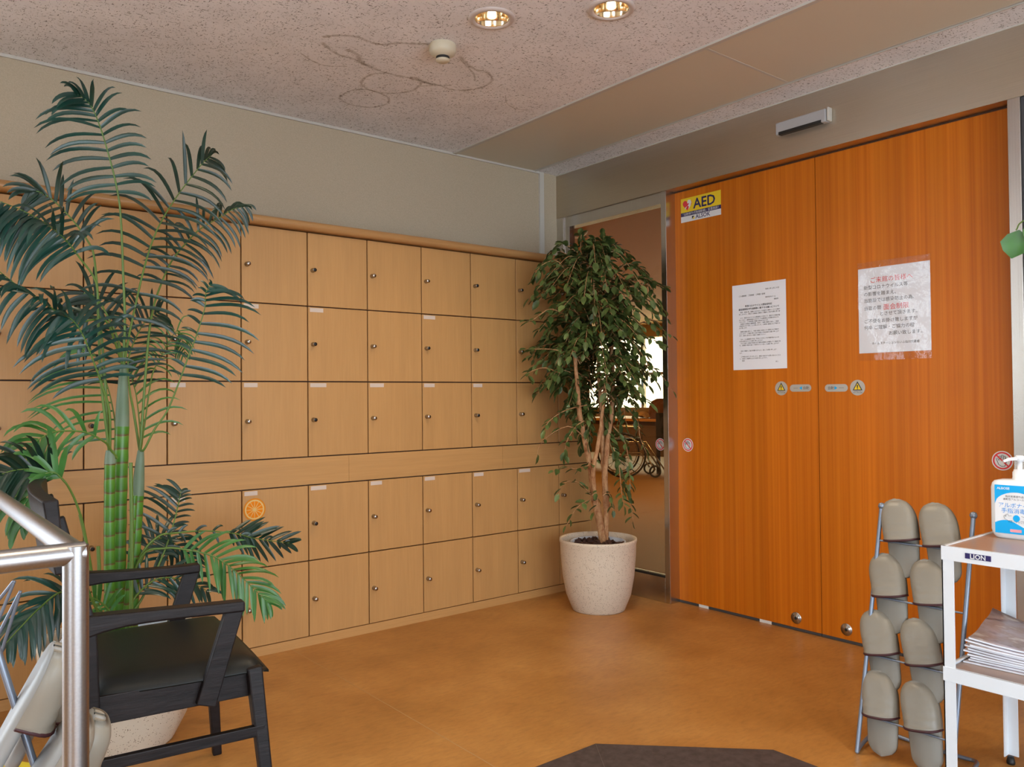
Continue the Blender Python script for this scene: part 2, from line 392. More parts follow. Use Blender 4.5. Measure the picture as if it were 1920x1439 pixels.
loops = [([(530, 540), (600, 500), (700, 490), (800, 510), (880, 555), (850, 600), (740, 618), (610, 600), (530, 560), (535, 530)], .010),
         ([(860, 370), (760, 380), (690, 420), (690, 460), (760, 500), (900, 518), (1040, 500), (1100, 460), (1110, 440)], .011),
         ([(400, 150), (440, 190), (520, 240), (600, 260), (690, 300), (800, 350), (920, 385), (1040, 410), (1150, 440), (1260, 465), (1330, 490), (1420, 495), (1530, 480), (1610, 440), (1620, 400), (1570, 360), (1500, 345), (1440, 300), (1390, 250)], .014),
         ([(1390, 270), (1440, 320), (1490, 380), (1500, 430)], .008),
         ([(400, 110), (520, 100), (650, 110), (740, 145), (830, 165), (950, 155), (1060, 160), (1180, 160)], .017),
         ([(580, 200), (650, 240), (690, 300), (740, 320)], .02), ([(1030, 405), (1080, 410), (1120, 430), (1200, 455)], .02),
         ([(240, 225), (340, 290), (440, 320), (580, 322)], .007), ([(1110, 465), (1240, 460), (1330, 460)], .008),
         ([(1720, 530), (1730, 590), (1800, 630), (1900, 640)], .005)]
st = MB(); soft = []
for i, (pts, w) in enumerate(loops):
    vs, fs, sf = ribbon([cz(*p) for p in pts], w * .75, 60, i)
    st.add(vs, fs); soft += sf
so = st.build('water_stain', M['stain'], c_, fix=False)
a = so.data.attributes.new('soft', 'FLOAT', 'POINT')
for i, x in enumerate(soft): a.data[i].value = x

struct(MB().box((-.42, YW, 0), (XP, YW + .12, ZC)).box((-3.2, YW, 0), (-2.9, YW + .12, ZC)).box((-2.9, YW, 2.3), (-.42, YW + .12, ZC)), 'wall_left', M['wall'])
struct(MB().box((3.155, YW - .012, 1.90), (3.188, YW, ZC)), 'trim_1', M['alu'])
struct(MB().box((-3.2, YW - .010, ZC - .012), (3.155, YW, ZC)), 'trim_2', M['alu'])
# end wall (behind camera) and side wall, their unseen glazing arranged for daylight
wb = MB().box((-3.2, -2.4, 0), (-3.0, -2.0, ZC)).box((-3.2, 0, 0), (-3.0, YW, ZC)).box((-3.2, -2.0, 2.3), (-3.0, 0, ZC))
struct(wb, 'wall_back', M['wall'])
wr = MB().box((-3.2, -2.4, 0), (-1.0, -2.2, ZC)).box((2.5, -2.4, 0), (3.45, -2.2, ZC)).box((-1.0, -2.4, 2.3), (2.5, -2.2, ZC))
struct(wr, 'wall_right', M['wall'])
def glazing(n, axis, pos, lo, hi, zt, k):
    m_ = MB(); gl_ = MB()
    for i in range(k + 1):
        q = lo + (hi - lo) * i / k
        if axis == 'x': m_.box((pos - .03, q - .025, 0), (pos + .03, q + .025, zt))
        else: m_.box((q - .025, pos - .03, 0), (q + .025, pos + .03, zt))
    for z in (0, zt - .05):
        if axis == 'x': m_.box((pos - .03, lo, z), (pos + .03, hi, z + .05))
        else: m_.box((lo, pos - .03, z), (hi, pos + .03, z + .05))
    fr_ = struct(m_, 'window_%d' % n, M['steel_v'])
    return fr_
glazing(3, 'x', -3.1, -2.0, 0, 2.3, 2)
glazing(6, 'y', 3.72, -2.9, -.42, 2.3, 3)
glazing(4, 'y', -2.3, -1.0, 2.5, 2.3, 3)
# steel header above the doors and the sidelight
hd = MB().box((XP, -2.35, 2.183), (XP + .03, YW, ZC)).box((XP + .03, 1.12, 2.183), (XD + .06, YW, 2.21)).box((XP + .03, -2.35, 2.183), (3.42, 1.12, 2.4))
struct(hd, 'trim_3', M['steel'])
struct(MB().box((XP - .003, -2.3, ZC - .006), (XP, YW, ZC)), 'trim_4', M['alu'])
# wall between lobby and hall beyond the header
struct(MB().box((XP + .03, YW + .001, 0), (3.45, 14, 2.6)).box((XP + .031, 2.83, 2.212), (3.45, YW, 2.6)).box((XD + .062, -2.4, 2.212), (3.45, 2.83, 2.6)).box((3.36, -2.4, 0), (3.45, .45, 2.18)), 'wall_hall', M['hall_wall'])
# posts
struct(MB().box((XP, 2.797, 0), (XD + .05, 2.832, 2.183)), 'trim_5', M['steel_v'], bevel=.002)
struct(MB().box((XP, 1.120, 0), (XD + .05, 1.163, 2.183)), 'trim_6', M['steel_v'], bevel=.002)
# sidelight left of the doors
w1 = struct(MB().box((XP, 2.832, 0), (XD, YW, .132)).box((XP + .01, 2.832, 2.12), (XD, YW, 2.183)).box((XP, 3.60, .132), (XD, YW, 2.183)).box((XP + .01, 3.555, .132), (XP + .045, 3.60, 2.12)), 'window_1', M['steel_v'], bevel=.001)
MB().box((XP + .008, 2.832, .132), (XP + .03, 3.60, .142)).build('gasket', M['dark'], w1)
MB().quad((3.335, 3.56, .13), (3.335, 2.832, .13), (3.335, 2.832, 2.125), (3.335, 3.56, 2.125)).build('pane', M['glass'], w1, fix=False)
# sidelight right of the doors
w2 = struct(MB().box((XP + .01, 1.075, 0), (XD - .02, 1.12, 2.183)).box((XP + .01, .45, 0), (XD - .02, .50, 2.183)).box((XP + .01, .5, 0), (XD - .02, 1.075, .1)).box((XP + .01, .5, 2.13), (XD - .02, 1.075, 2.183)), 'window_2', M['darkgrey'], bevel=.001)
MB().quad((3.335, 1.075, .1), (3.335, .5, .1), (3.335, .5, 2.13), (3.335, 1.075, 2.13)).build('pane', M['glass'], w2, fix=False)
# doors
def leaf(n, y0, y1, ylock):
    d = struct(MB().box((XD, y0, .014), (XD + .04, y1, 2.176)), 'door_%d' % n, M['door'])
    MB().box((XD - .0015, y0, .0015), (XD + .03, y1, .0135)).build('bottom_seal', M['darkgrey'], d)
    k = MB().lathe([(0, -.004), (.017, -.004), (.019, -.001), (.026, -.002), (.027, 0)], (XD, ylock, .058), 32, axis='x').build('floor_lock', M['chrome'], d)
    MB().lathe([(0, -.0055), (.006, -.0055), (.007, -.004)], (XD, ylock, .058), 16, axis='x').build('keyhole', M['dark'], k)
    return d
d1 = leaf(1, 1.985, 2.80, 2.112)
d2 = leaf(2, 1.163, 1.9815, 1.866)
MB().box((XD + .005, 1.9815, .014), (XD + .03, 1.985, 2.176)).build('edge_seal', M['gap'], d1)
MB().box((XD + .004, 1.16, 2.176), (XD + .035, 2.797, 2.183)).build('door_track', M['gap'], d1)
tp = MB().box((XD - .002, 2.61, .0), (XD + .0, 2.671, .0137)).box((XD - .002, 2.242, .0), (XD, 2.307, .0137))
tp.build('white_tape_mark', M['tape'], d1)

# ------------------------------------------------------------------ the hall seen through the glass
struct(MB().box((3.45, -2.4, 2.5), (12.3, 14, 2.6)), 'ceiling_hall', M['hall_ceiling'])
wf = MB().box((12.1, -2.4, 0), (12.3, 14, .85)).box((12.1, -2.4, 2.25), (12.3, 14, 2.5)).box((12.1, -2.4, .85), (12.3, 7.4, 2.25)).box((12.1, 13.6, .85), (12.3, 14, 2.25))
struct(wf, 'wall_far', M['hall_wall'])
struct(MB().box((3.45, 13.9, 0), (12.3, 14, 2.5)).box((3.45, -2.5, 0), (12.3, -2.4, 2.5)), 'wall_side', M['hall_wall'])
m_ = MB()
for i in range(8): y = 7.4 + 6.2 * i / 7; m_.box((12.12, y - .03, .85), (12.2, y + .03, 2.25))
m_.box((12.12, 7.4, 1.5), (12.2, 13.6, 1.55))
struct(m_, 'window_5', M['alu'])
# lamps added on the hall ceiling, out of view, to light the hall
for x, y in ((7.6, 4.6), (6.2, 9.4)):
    o = MB().lathe([(0, -.004), (.14, -.004), (.16, -.012), (.17, 0)], (x, y, 2.5), 24, mi=0).build('added_hall_lamp', emit('added_warm_lamp', (1, .72, .4), 3) if 'added_warm_lamp' not in bpy.data.materials else bpy.data.materials['added_warm_lamp'], origin=(x, y, 2.5))
    tag(o, 'unseen warm round lamp added to light the hall behind the glass, ' + ('nearer the doors' if y < 8 else 'farther to the left'), 'lamp')
    l = bpy.data.lights.new('added_lamp_light', 'AREA'); l.shape = 'DISK'; l.size = .3; l.energy = 90; l.color = (1, .66, .34)
    lo = bpy.data.objects.new('added_lamp_light', l); COL.objects.link(lo); lo.location = (0, 0, -.02); lo.parent = o
# detector on the hall ceiling
hs = MB().lathe([(0, -.05), (.05, -.05), (.09, -.02), (.10, 0)], (4.72, 4.99, 2.5), 24).build('smoke_detector', M['ivory'], origin=(4.72, 4.99, 2.5))
tag(hs, 'pale round detector on the hall ceiling seen through the sidelight glass', 'smoke detector')
tx, ty = 9.55, 8.62
tb = thing('hall_table', (tx, ty, 0), 'light wood table in the hall seen through the sidelight glass', 'table')
MB().box((tx - .6, ty - 1.0, .71), (tx + .5, ty + .9, .75)).build('tabletop', mat('amber_wood', (.50, .24, .05), .4), tb, bevel=.004)
MB().box((tx - .5, ty - .9, .2), (tx - .46, ty + .8, .71)).build('modesty_panel', mat('brown_panel', (.12, .07, .04), .6), tb)
for i in (-.55, .45):
    for j in (-.95, .85): MB().box((tx + i - .025, ty + j - .025, 0), (tx + i + .025, ty + j + .025, .71)).build('leg', M['darkgrey'], tb)
bg_ = MB(); prof = [(0, .30), (.06, .295), (.13, .26), (.17, .18), (.175, .08), (.15, 0)]
bg_.lathe([(r, z) for r, z in prof], (9.12, 7.88, .75), 24)
tag(bg_.build('cloth_bag', mat('brown_cloth', (.13, .05, .025), .8), origin=(9.12, 7.88, .75)), 'slumped brown bag on the hall table behind the glass', 'bag')
sh = MB()
for i in range(6):
    for j in range(3):
        x = 9.08 + i * .05; y = 8.12 + j * .10
        z = lambda xx, yy: .753 + .10 * max(0, 1 - ((xx - 9.2) ** 2 + (yy - 8.27) ** 2) / .03)
        sh.add([(x, y, z(x, y)), (x + .05, y, z(x + .05, y)), (x + .05, y + .1, z(x + .05, y + .1)), (x, y + .1, z(x, y + .1))], [(0, 1, 2, 3)])
so_ = sh.build('towel', mat('tan_towel', (.55, .36, .16), .8), origin=(9.1, 8.2, .753)); so_.modifiers.new('s', 'SOLIDIFY').thickness = .01
tag(so_, 'tan folded towel lying on the hall table beside the brown bag', 'towel')
# wheelchair
wx, wy = 8.0, 7.62
wc = thing('wheelchair', (wx, wy, 0), 'dark wheelchair standing at the hall table behind the sidelight glass', 'wheelchair')
du = V((R_.x, R_.y, 0)).normalized(); dn = V((-du.y, du.x, 0))
base = V((wx, wy, 0))
def wp(s, d, z): return base + du * s + dn * d + V((0, 0, z))
def ringtube(mb, c, rad, r, e1, e2, n=36, seg=6):
    mb.tube([c + e1 * rad * cos(2 * pi * i / n) + e2 * rad * sin(2 * pi * i / n) for i in range(n + 1)], r, seg, cap=False)
for d in (-.27, .27):
    w_ = MB(); ringtube(w_, wp(0, d, .30), .285, .014, du, V((0, 0, 1))); wo = w_.build('wheel', M['dark'], wc)
    h_ = MB(); ringtube(h_, wp(0, d - .03, .30), .25, .007, du, V((0, 0, 1)))
    for i in range(12):
        a = 2 * pi * i / 12; h_.tube([wp(0, d, .30), wp(.28 * cos(a), d, .30 + .28 * sin(a))], .0025, 4)
    h_.build('hand_rim', M['chrome'], wo)
    c2 = MB(); ringtube(c2, wp(.42, d * .85, .085), .07, .014, du, V((0, 0, 1)), 20); c2.build('caster', M['dark'], wc)
fm = MB()
for d in (-.22, .22):
    fm.tube([wp(-.25, d, .95), wp(-.2, d, .9), wp(-.18, d, .3), wp(.3, d, .3), wp(.42, d, .1)], .012, 6)
    fm.tube([wp(-.18, d, .68), wp(.2, d, .68), wp(.25, d, .62), wp(.25, d, .48)], .012, 6)
    fm.tube([wp(-.18, d, .48), wp(.3, d, .48), wp(.55, d, .1)], .012, 6)
fm.build('frame', M['chrome'], wc)
MB().hexa([wp(-.16, -.21, .46), wp(.26, -.21, .48), wp(.26, .21, .48), wp(-.16, .21, .46)], [wp(-.16, -.21, .51), wp(.26, -.21, .53), wp(.26, .21, .53), wp(-.16, .21, .51)]).build('seat', M['dark'], wc, bevel=.01)
MB().hexa([wp(-.2, -.21, .5), wp(-.17, -.21, .5), wp(-.17, .21, .5), wp(-.2, .21, .5)], [wp(-.22, -.21, .88), wp(-.19, -.21, .88), wp(-.19, .21, .88), wp(-.22, .21, .88)]).build('backrest', M['dark'], wc, bevel=.01)
# chair at the table
ch = thing('hall_chair', (8.68, 7.32, 0), 'dark wooden chair at the near end of the hall table behind the glass', 'chair')
MB().box((8.60, 7.12, .42), (9.0, 7.52, .46)).build('seat', M['chairwood'], ch)
for i in (8.62, 8.98):
    for j in (7.14, 7.50): MB().box((i - .02, j - .02, 0), (i + .02, j + .02, .42)).build('leg', M['chairwood'], ch)
MB().box((8.60, 7.12, .46), (8.64, 7.52, .85)).build('backrest', M['chairwood'], ch)
# sill objects by the far windows
for (x, y, z0, z1, r, mm, nm, lb, ct) in ((11.95, 11.45, .9, 1.25, .09, 'blueink', 'blue_box', 'bright blue box on the far hall window sill, lower of the blue items', 'box'),
        (11.95, 10.98, 1.30, 1.66, .07, 'blueink', 'hanging_cloth', 'narrow blue cloth hanging at the far hall window', 'cloth')):
    o = MB().box((x - .05, y - r, z0), (x + .05, y + r, z1)).build(nm, M[mm], origin=(x, y, z0), bevel=.01)
    tag(o, lb, ct)

# ------------------------------------------------------------------ locker bank
cols = [.34 - .0, .64, .94, 1.24, 1.54, 1.84, 2.14, 2.44, 2.74, 3.04, 3.29]
rows = [(1.5140, 1.8415), (1.1765, 1.5090), (.8405, 1.1710), (.3785, .7095), (.043, .3735)]
lk = thing('shoe_locker_bank', (1.5, 3.5, 0), 'pale beech wall-wide bank of square shoe lockers with small key locks', 'locker')
MB().box((-.36, 3.397, .0), (3.290, 3.635, 1.845)).build('carcass', M['gap'], lk)
MB().box((-.36, YL - .001, .0), (3.290, 3.397, .040)).build('plinth', M['locker_h'], lk)
for a, b_ in ((-.36, 1.7385 - .9), (1.7385 - .9 + .001, 1.7385), (1.7395, 2.64), (2.641, 3.29)):
    MB().box((a, YL, .715), (b_, 3.395, .8355)).build('filler_panel', M['locker_h'], lk)
cn = MB(); pr_ = [(0, 1.8465)] + [(-.004 + .024 * -sin(0), 1.8465)]
pr_ = [(3.635, 1.8465), (3.352, 1.8465)] + [(3.352 - .020 * sin(a), 1.8665 - .020 * cos(a)) for a in [pi * i / 10 for i in range(0, 11)]] + [(3.635, 1.8865)]
n = len(pr_); vs = [(x, y, z) for x in (-.365, 3.294) for y, z in pr_]
cn.add(vs, [tuple(range(n)), tuple(range(n, 2 * n))] + [(i, (i + 1) % n, n + (i + 1) % n, n + i) for i in range(n)])
co = cn.build('cornice', M['rail'], lk)
dsrc = {}
def knob(parent, x, z, black):
    k = MB().lathe([(.0105, 0), (.0105, -.005), (.009, -.007), (.009, -.025), (.008, -.027), (0, -.027)], (x, YL, z), 20, axis='y')
    ko = k.build('lock', M['chrome'], parent)
    if black:
        MB().lathe([(.0055, -.0285), (.0035, -.0295), (0, -.0295)], (x, YL, z), 16, axis='y').build('key_slot', M['dark'], ko) if False else None
        MB().lathe([(.006, -.0282), (.006, -.0292), (0, -.0292)], (x, YL, z), 14, axis='y', mi=0).build('lock_core', M['dark'], parent)
rk = random.Random(4)
blk = {(4, 0), (4, 1), (4, 2), (7, 0), (7, 1), (6, 1), (7, 2), (1, 2), (1, 3), (4, 3), (8, 0)}
tags_ = {(3, 1), (4, 1), (4, 2), (5, 1), (5, 2), (6, 2), (3, 2), (2, 2), (4, 3), (5, 3), (6, 3), (7, 3), (3, 3), (8, 3), (2, 3), (6, 1), (7, 1)}
tags_ = {(3, 1), (4, 1), (3, 2), (2, 2), (4, 2), (5, 2), (6, 2), (7, 2), (6, 1), (3, 3), (4, 3), (5, 3), (6, 3), (7, 3), (8, 3), (2, 3)}
for ci in range(10):
    x0, x1 = cols[ci] + .0026, cols[ci + 1] - .0026
    for ri, (z0, z1) in enumerate(rows):
        d = MB().box((x0, YL, z0), (x1, 3.395, z1)).build('door', M['locker'], lk, bevel=.0012, bseg=1)
        kz = z1 - .168
        if x1 - x0 > .2 : 
            kk = MB().lathe([(.0105, 0), (.0105, -.005), (.009, -.007), (.009, -.025), (.008, -.027), (0, -.027)], (x0 + .022, YL, kz), 20, axis='y')
            if (ci, ri) in blk: kk.lathe([(.0076, -.0272), (.0076, -.0280), (0, -.0280)], (x0 + .022, YL, kz), 14, axis='y', mi=1)
            kk.build('lock', [M['chrome'], M['dark']], d)
        if (ci - 1 + 0, ri) in {(a - 1, b) for a, b in tags_}:
            MB().box((x0 + .008, YL - .0008, z1 - .022), (x0 + .008 + rk.uniform(.055, .08), YL, z1 - .004)).build('name_tape', M['tag'], d)
# more doors of the bank, past the left edge
for ci, x0 in enumerate((.04,)):
    for ri, (z0, z1) in enumerate(rows):
        d = MB().box((x0 + .0018, YL, z0), (x0 + .2982, 3.395, z1)).build('door', M['locker'], lk, bevel=.0012, bseg=1)
        MB().lathe([(.0105, 0), (.0105, -.005), (.009, -.007), (.009, -.025), (.008, -.027), (0, -.027)], (x0 + .024, YL, z1 - .168), 20, axis='y').build('lock', M['chrome'], d)
MB().box((-.36, YL, .043), (.0382, 3.395, 1.843)).build('end_panel', M['locker'], lk)

# orange slice sticker
OX, OZ = 1.294, .627
og = thing('orange_slice_sticker', (OX, YL, OZ), 'round orange-slice sticker on a locker door below the filler band', 'sticker')
F = face_my(OX, OZ, YL - .0004)
MB().prism(disc(.0485, 48), F, .0006).build('peel', M['orange_rim'], og)
F2 = face_my(OX, OZ, YL - .0011)
MB().prism(disc(.0420, 48), F2, .0003).build('pith', M['cream'], og)
sg = MB(); F3 = face_my(OX, OZ, YL - .0015)
for i in range(12):
    a0 = 2 * pi * i / 12 + .012; a1 = 2 * pi * (i + 1) / 12 - .012; am = (a0 + a1) / 2
    poly = [(.006 * cos(am), .006 * sin(am))] + [((.036) * cos(a), (.036) * sin(a)) for a in (a0 + .02, a0 + .10, am, a1 - .10, a1 - .02)]
    sg.prism(poly, F3, .0003)
sg.build('segments', M['orange'], og)

# ------------------------------------------------------------------ signs on the doors
def on_door(name, y, z, label, cat, x=XD): return thing(name, (x, y, z), label, cat)
t1 = on_door('safety_sticker', 2.63, 2.074, 'yellow, navy and white AED sticker at the top of the left door leaf', 'sticker')
W2, H2 = .256, .126; cy, czz = 2.629, 2.0735
L = lambda dx: face_mx(cy, czz, XD - .0005 - dx)
MB().prism([(-.128, -.012), (.128, -.012), (.128, .063), (-.128, .063)], L(0), .0006).build('yellow_panel', M['yellow'], t1)
MB().prism([(-.128, -.032), (.128, -.032), (.128, -.012), (-.128, -.012)], L(0), .0006).build('navy_band', M['navy'], t1)
MB().prism([(-.128, -.063), (.128, -.063), (.128, -.032), (-.128, -.032)], L(0), .0006).build('white_band', M['signwhite'], t1)
hp = []
for i in range(40):
    a = 2 * pi * i / 40; hx = 16 * sin(a) ** 3; hy = 13 * cos(a) - 5 * cos(2 * a) - 2 * cos(3 * a) - cos(4 * a); hp.append((-.085 + hx * .00185, .027 + hy * .00190))
MB().prism(hp[::-1], L(.0008), .0004).build('heart', M['red'], t1)
MB().prism([(-.080, .052), (-.064, .050), (-.057, .036), (-.064, .018), (-.078, .002), (-.074, .018), (-.083, .020), (-.072, .033), (-.086, .034)][::-1], L(.0013), .0003).prism([(-.098, .014), (-.086, .020), (-.096, .006), (-.102, .004)], L(.0013), .0003).build('heart_flash', M['signwhite'], t1)
text([('AED', -.045, .000, .073, 'LEFT')], M['navy'], t1, L(.0011), bold=.02)
text([('「自動体外式除細動器」設置施設！', 0, -.0275, .0155, 'CENTER')], M['signwhite'], t1, L(.0011), bold=0, res=1)
text([('ALSOK', -.032, -.055, .030, 'LEFT')], M['navy'], t1, L(.0011), bold=.015)
MB().prism([(-.055, -.054), (-.055, -.038), (-.040, -.038)], L(.0011), .0003).build('logo_mark', M['dark'], t1)
MB().prism([(-.053, -.055), (-.038, -.055), (-.038, -.040)][::1], L(.0011), .0003).build('logo_mark', M['yellow'], t1)

p1 = on_door('typed_notice', 2.289, 1.43, 'white sheet of dense small typed text on the left door leaf', 'notice')
cy, czz = 2.289, 1.43
L = lambda dx: face_mx(cy, czz, XD - .0006 - dx, .0)
sheet = MB(); nx_, ny_ = 6, 8
for i in range(nx_ + 1):
    for j in range(ny_ + 1):
        u, w = -.15 + .3 * i / nx_, -.21 + .42 * j / ny_
        sheet.v.append(L(0) @ V((u, w, .0004 + .0015 * (abs(u) / .15) ** 3 * (w + .21) / .42)))
for i in range(nx_):
    for j in range(ny_):
        k = i * (ny_ + 1) + j; sheet.f.append([k, k + ny_ + 1, k + ny_ + 2, k + 1]); sheet.mi.append(0); sheet.sm.append(True)
sheet.build('sheet', M['paper'], p1)
body = ['　拝啓　早春の候、皆様におかれましては益々ご清祥のこととお慶び', '申し上げます。平素より当施設の運営にご理解とご協力を賜り厚く御', '',
 '　さて、新型コロナウイルス感染症につきまして、国内での感染が拡', '大しており、高齢者施設におきましても感染防止の対策が求められ', 'ております。ご入居者様の健康と安全を守るため、',
 '　当施設では職員の健康管理、手洗い、消毒の徹底に加え、ご面会', 'の制限をさせて頂くことと致しました。ご家族の皆様にはご不便をお', 'かけ致します。', '',
 '　期間は当面の間とし、今後の感染の状況により変更となる場合が', 'ございます。ご来館の際には必ず検温と手指消毒をお願い申し上げ', 'ます。発熱のある方の入館はご遠慮ください。', '',
 '　また、ご入居者様の外出、外泊につきましても不要不急のものは', 'お控え頂きますようお願い申し上げます。', '　やむを得ずご面会を希望される場合は事前にお電話にてご連絡を頂', 'き、当施設の指示に従って頂きますよう宜しくお願い申し上げます', '。', '',
 '　何卒ご理解とご協力を賜りますよう、宜しくお願い申し上げ', 'ます。', '', '　ご不明な点がございましたら、施設の窓口までお問い合わせくださ', 'い。皆様のご健康を心よりお祈り申し上げます。', '　　敬具']
ls = [('令和２年２月２８日', .115, .172, .0085, 'RIGHT'), ('ご入居者様　ご家族様　ご来館の皆様', -.112, .150, .0088, 'LEFT'), ('有料老人ホーム', .095, .133, .0080, 'RIGHT'), ('施設長', .11, .120, .0080, 'RIGHT')]
y = .070
for s_ in body:
    ls.append((s_, -.112, y, .0074, 'LEFT')); y -= .0098 if s_ else .0085
ls.append(('以上', .105, -.178, .0075, 'RIGHT'))
text(ls, M['ink'], p1, L(.0022), res=1, bold=0)
text([('新型コロナウイルス感染症対応', 0, .098, .0108, 'CENTER'), ('面会制限及び外出制限に関するお願いについて', 0, .083, .0108, 'CENTER')], M['ink'], p1, L(.0022), res=1, bold=.008)

p2 = on_door('visitor_notice', 1.634, 1.455, 'white visitor notice with red heading in a clear sleeve on the right door leaf', 'notice')
cy, czz = 1.634, 1.455
L = lambda dx: face_mx(cy, czz, XD - .0008 - dx, .0)
MB().prism([(-.152, -.183), (.152, -.183), (.152, .183), (-.152, .183)], L(0), .0006).build('sheet', M['paper'], p2)
k = [('新型コロナウイルス等', -.128, .092, .0190), ('の影響を踏まえ、', -.128, .064, .0190), ('当施設では感染防止の為、', -.128, .036, .0190), ('当面の間', -.128, .003, .0190),
     ('とさせて頂きます。', -.060, -.024, .0190), ('ご不便をお掛け致しますが', -.128, -.053, .0190), ('何卒 ご理解・ご協力の程', -.128, -.081, .0190), ('お願い致します。', -.022, -.109, .0190), ('ホームステーションらいふ仙川弐番館', -.095, -.147, .0118)]
text([(a, x, y, s_, 'LEFT') for a, x, y, s_ in k], M['ink'], p2, L(.0010), res=2, bold=0)
text([('ご来館の皆様へ', -.100, .120, .0262, 'LEFT'), ('面会制限', -.043, .000, .0270, 'LEFT')], M['red'], p2, L(.0010), res=2, bold=.0)
fl = MB(); nx_, ny_ = 14, 18
for i in range(nx_ + 1):
    for j in range(ny_ + 1):
        u, w = -.154 + .308 * i / nx_, -.215 + .425 * j / ny_
        fl.v.append(L(0) @ V((u, w, .0025 + .0012 * sin(u * 30 + w * 12) + .0008 * sin(w * 47))))
for i in range(nx_):
    for j in range(ny_):
        k = i * (ny_ + 1) + j; fl.f.append([k, k + ny_ + 1, k + ny_ + 2, k + 1]); fl.mi.append(0); fl.sm.append(True)
fl.build('clear_sleeve', M['film'], p2)

def caution(y, z, r, label):
    o = on_door('caution_sticker', y, z, label, 'sticker')
    L = lambda dx: face_mx(y, z, XD - .0004 - dx)
    MB().prism(disc(r), L(0), .0006).build('disc', M['silver'], o)
    a = r * .82
    MB().prism([(-a * .80, -a * .42), (a * .80, -a * .42), (0, a)], L(.0007), .0003).build('black_triangle', M['ink'], o)
    MB().prism([(-a * .58, -a * .30), (a * .58, -a * .30), (0, a * .70)], L(.0011), .0003).build('yellow_triangle', M['yellow'], o)
    MB().prism([(-.0022, -.002), (.0022, -.002), (.0028, .012), (-.0028, .012)], L(.0015), .0002).prism([(-.002, -.0075), (.002, -.0075), (.002, -.004), (-.002, -.004)], L(.0015), .0002).build('exclamation_mark', M['ink'], o)
    text([('ゆびはさみ', 0, -a * .66, .0062, 'CENTER'), ('引きこまれ注意', 0, -a * .86, .0062, 'CENTER')], M['ink'], o, L(.0008), res=1)
caution(2.172, 1.126, .033, 'round silver caution sticker with yellow triangle on the left door leaf')
caution(1.797, 1.124, .034, 'round silver caution sticker with yellow triangle on the right door leaf')
def pill(y, z, flip, label):
    o = on_door('automatic_door_label', y, z, label, 'sticker')
    L = lambda dx: face_mx(y, z, XD - .0004 - dx)
    r, h = .0165, .038
    poly = [(h + r * cos(a), r * sin(a)) for a in [-pi / 2 + pi * i / 10 for i in range(11)]] + [(-h + r * cos(a), r * sin(a)) for a in [pi / 2 + pi * i / 10 for i in range(11)]]
    MB().prism(poly, L(0), .0006).build('plate', M['silver'], o)
    s = -1 if flip else 1     # flip: arrow points to the right
    MB().prism([(-.006 * s, 0), (.008 * s, .0085), (.008 * s, -.0085)], L(.0007), .0003).build('arrow', M['cyan'], o)
    MB().prism([(-.036, -.0006), (-.012, -.0006), (-.012, .0006), (-.036, .0006)] if not flip else [(.012, -.0006), (.036, -.0006), (.036, .0006), (.012, .0006)], L(.0007), .0003).build('line', M['ink'], o)
    text([('自動', .013 if not flip else -.041, -.0055, .0155, 'LEFT')], M['ink'], o, L(.0008), res=1, bold=0)
pill(2.072, 1.126, False, 'oblong silver label with blue arrow pointing left, on the left door leaf')
pill(1.896, 1.124, True, 'oblong silver label with blue arrow pointing right, on the right door leaf')
def nohand(y, z, r, x, label):
    o = on_door('no_touch_sticker', y, z, label, 'sticker', x)
    L = lambda dx: face_mx(y, z, x - .0004 - dx)
    MB().prism(disc(r), L(0), .0006).build('disc', M['signwhite'], o)
    rg = MB(); n = 40; ro, ri = r * .90, r * .74
    vs = [L(.0008) @ V((q * cos(2 * pi * i / n), q * sin(2 * pi * i / n), 0)) for q in (ro, ri) for i in range(n)]
    rg.add(vs, [(i, (i + 1) % n, n + (i + 1) % n, n + i) for i in range(n)])
    rg.prism([(-r * .60, r * .50), (-r * .50, r * .60), (r * .60, -r * .50), (r * .50, -r * .60)][::-1], L(.0016), .0002)
    rg.build('red_ring_and_bar', M['red'], o)
    hand = [(-.1, -.62), (-.38, -.42), (-.52, -.02), (-.62, .22), (-.50, .26), (-.34, .0), (-.30, .50), (-.17, .52), (-.13, .12), (-.06, .62), (.08, .62), (.08, .12), (.18, .52), (.30, .50), (.26, .08), (.38, .34), (.48, .28), (.36, -.25), (.22, -.60)]
    pts = [L(.0012) @ V((a * r * .95, b * r * .95, 0)) for a, b in hand]
    MB().tube(pts + [pts[0]], r * .028, 4).build('hand_outline', M['ink'], o)
nohand(2.731, .836, .035, XD, 'red-ringed no-hands sticker on the left edge of the left door leaf')
nohand(1.228, .838, .037, XD, 'red-ringed no-hands sticker at the right door edge behind the pump bottle')
nohand(2.886, .834, .033, 3.335, 'red-ringed no-hands sticker on the sidelight glass')

# automatic door sensor on the header
se = thing('door_sensor', (XP, 1.985, 2.32), 'grey box-shaped motion sensor on the steel header above the doors', 'sensor')
MB().hexa([(XP, 1.862, 2.288), (XP - .035, 1.866, 2.288), (XP - .035, 2.112, 2.288), (XP, 2.116, 2.288)], [(XP, 1.862, 2.352), (XP - .035, 1.866, 2.345), (XP - .035, 2.112, 2.345), (XP, 2.116, 2.352)]).build('housing', M['sensor'], se, bevel=.004)
MB().hexa([(XP - .012, 1.885, 2.2868), (XP - .0365, 1.885, 2.2868), (XP - .0365, 2.096, 2.2868), (XP - .012, 2.096, 2.2868)], [(XP - .02, 1.885, 2.292), (XP - .0365, 1.885, 2.300), (XP - .0365, 2.096, 2.300), (XP - .02, 2.096, 2.292)]).build('lens', M['dark'], se)
MB().box((XP - .030, 1.852, 2.290), (XP, 1.8625, 2.350)).build('end_cap', M['alu'], se, bevel=.003)

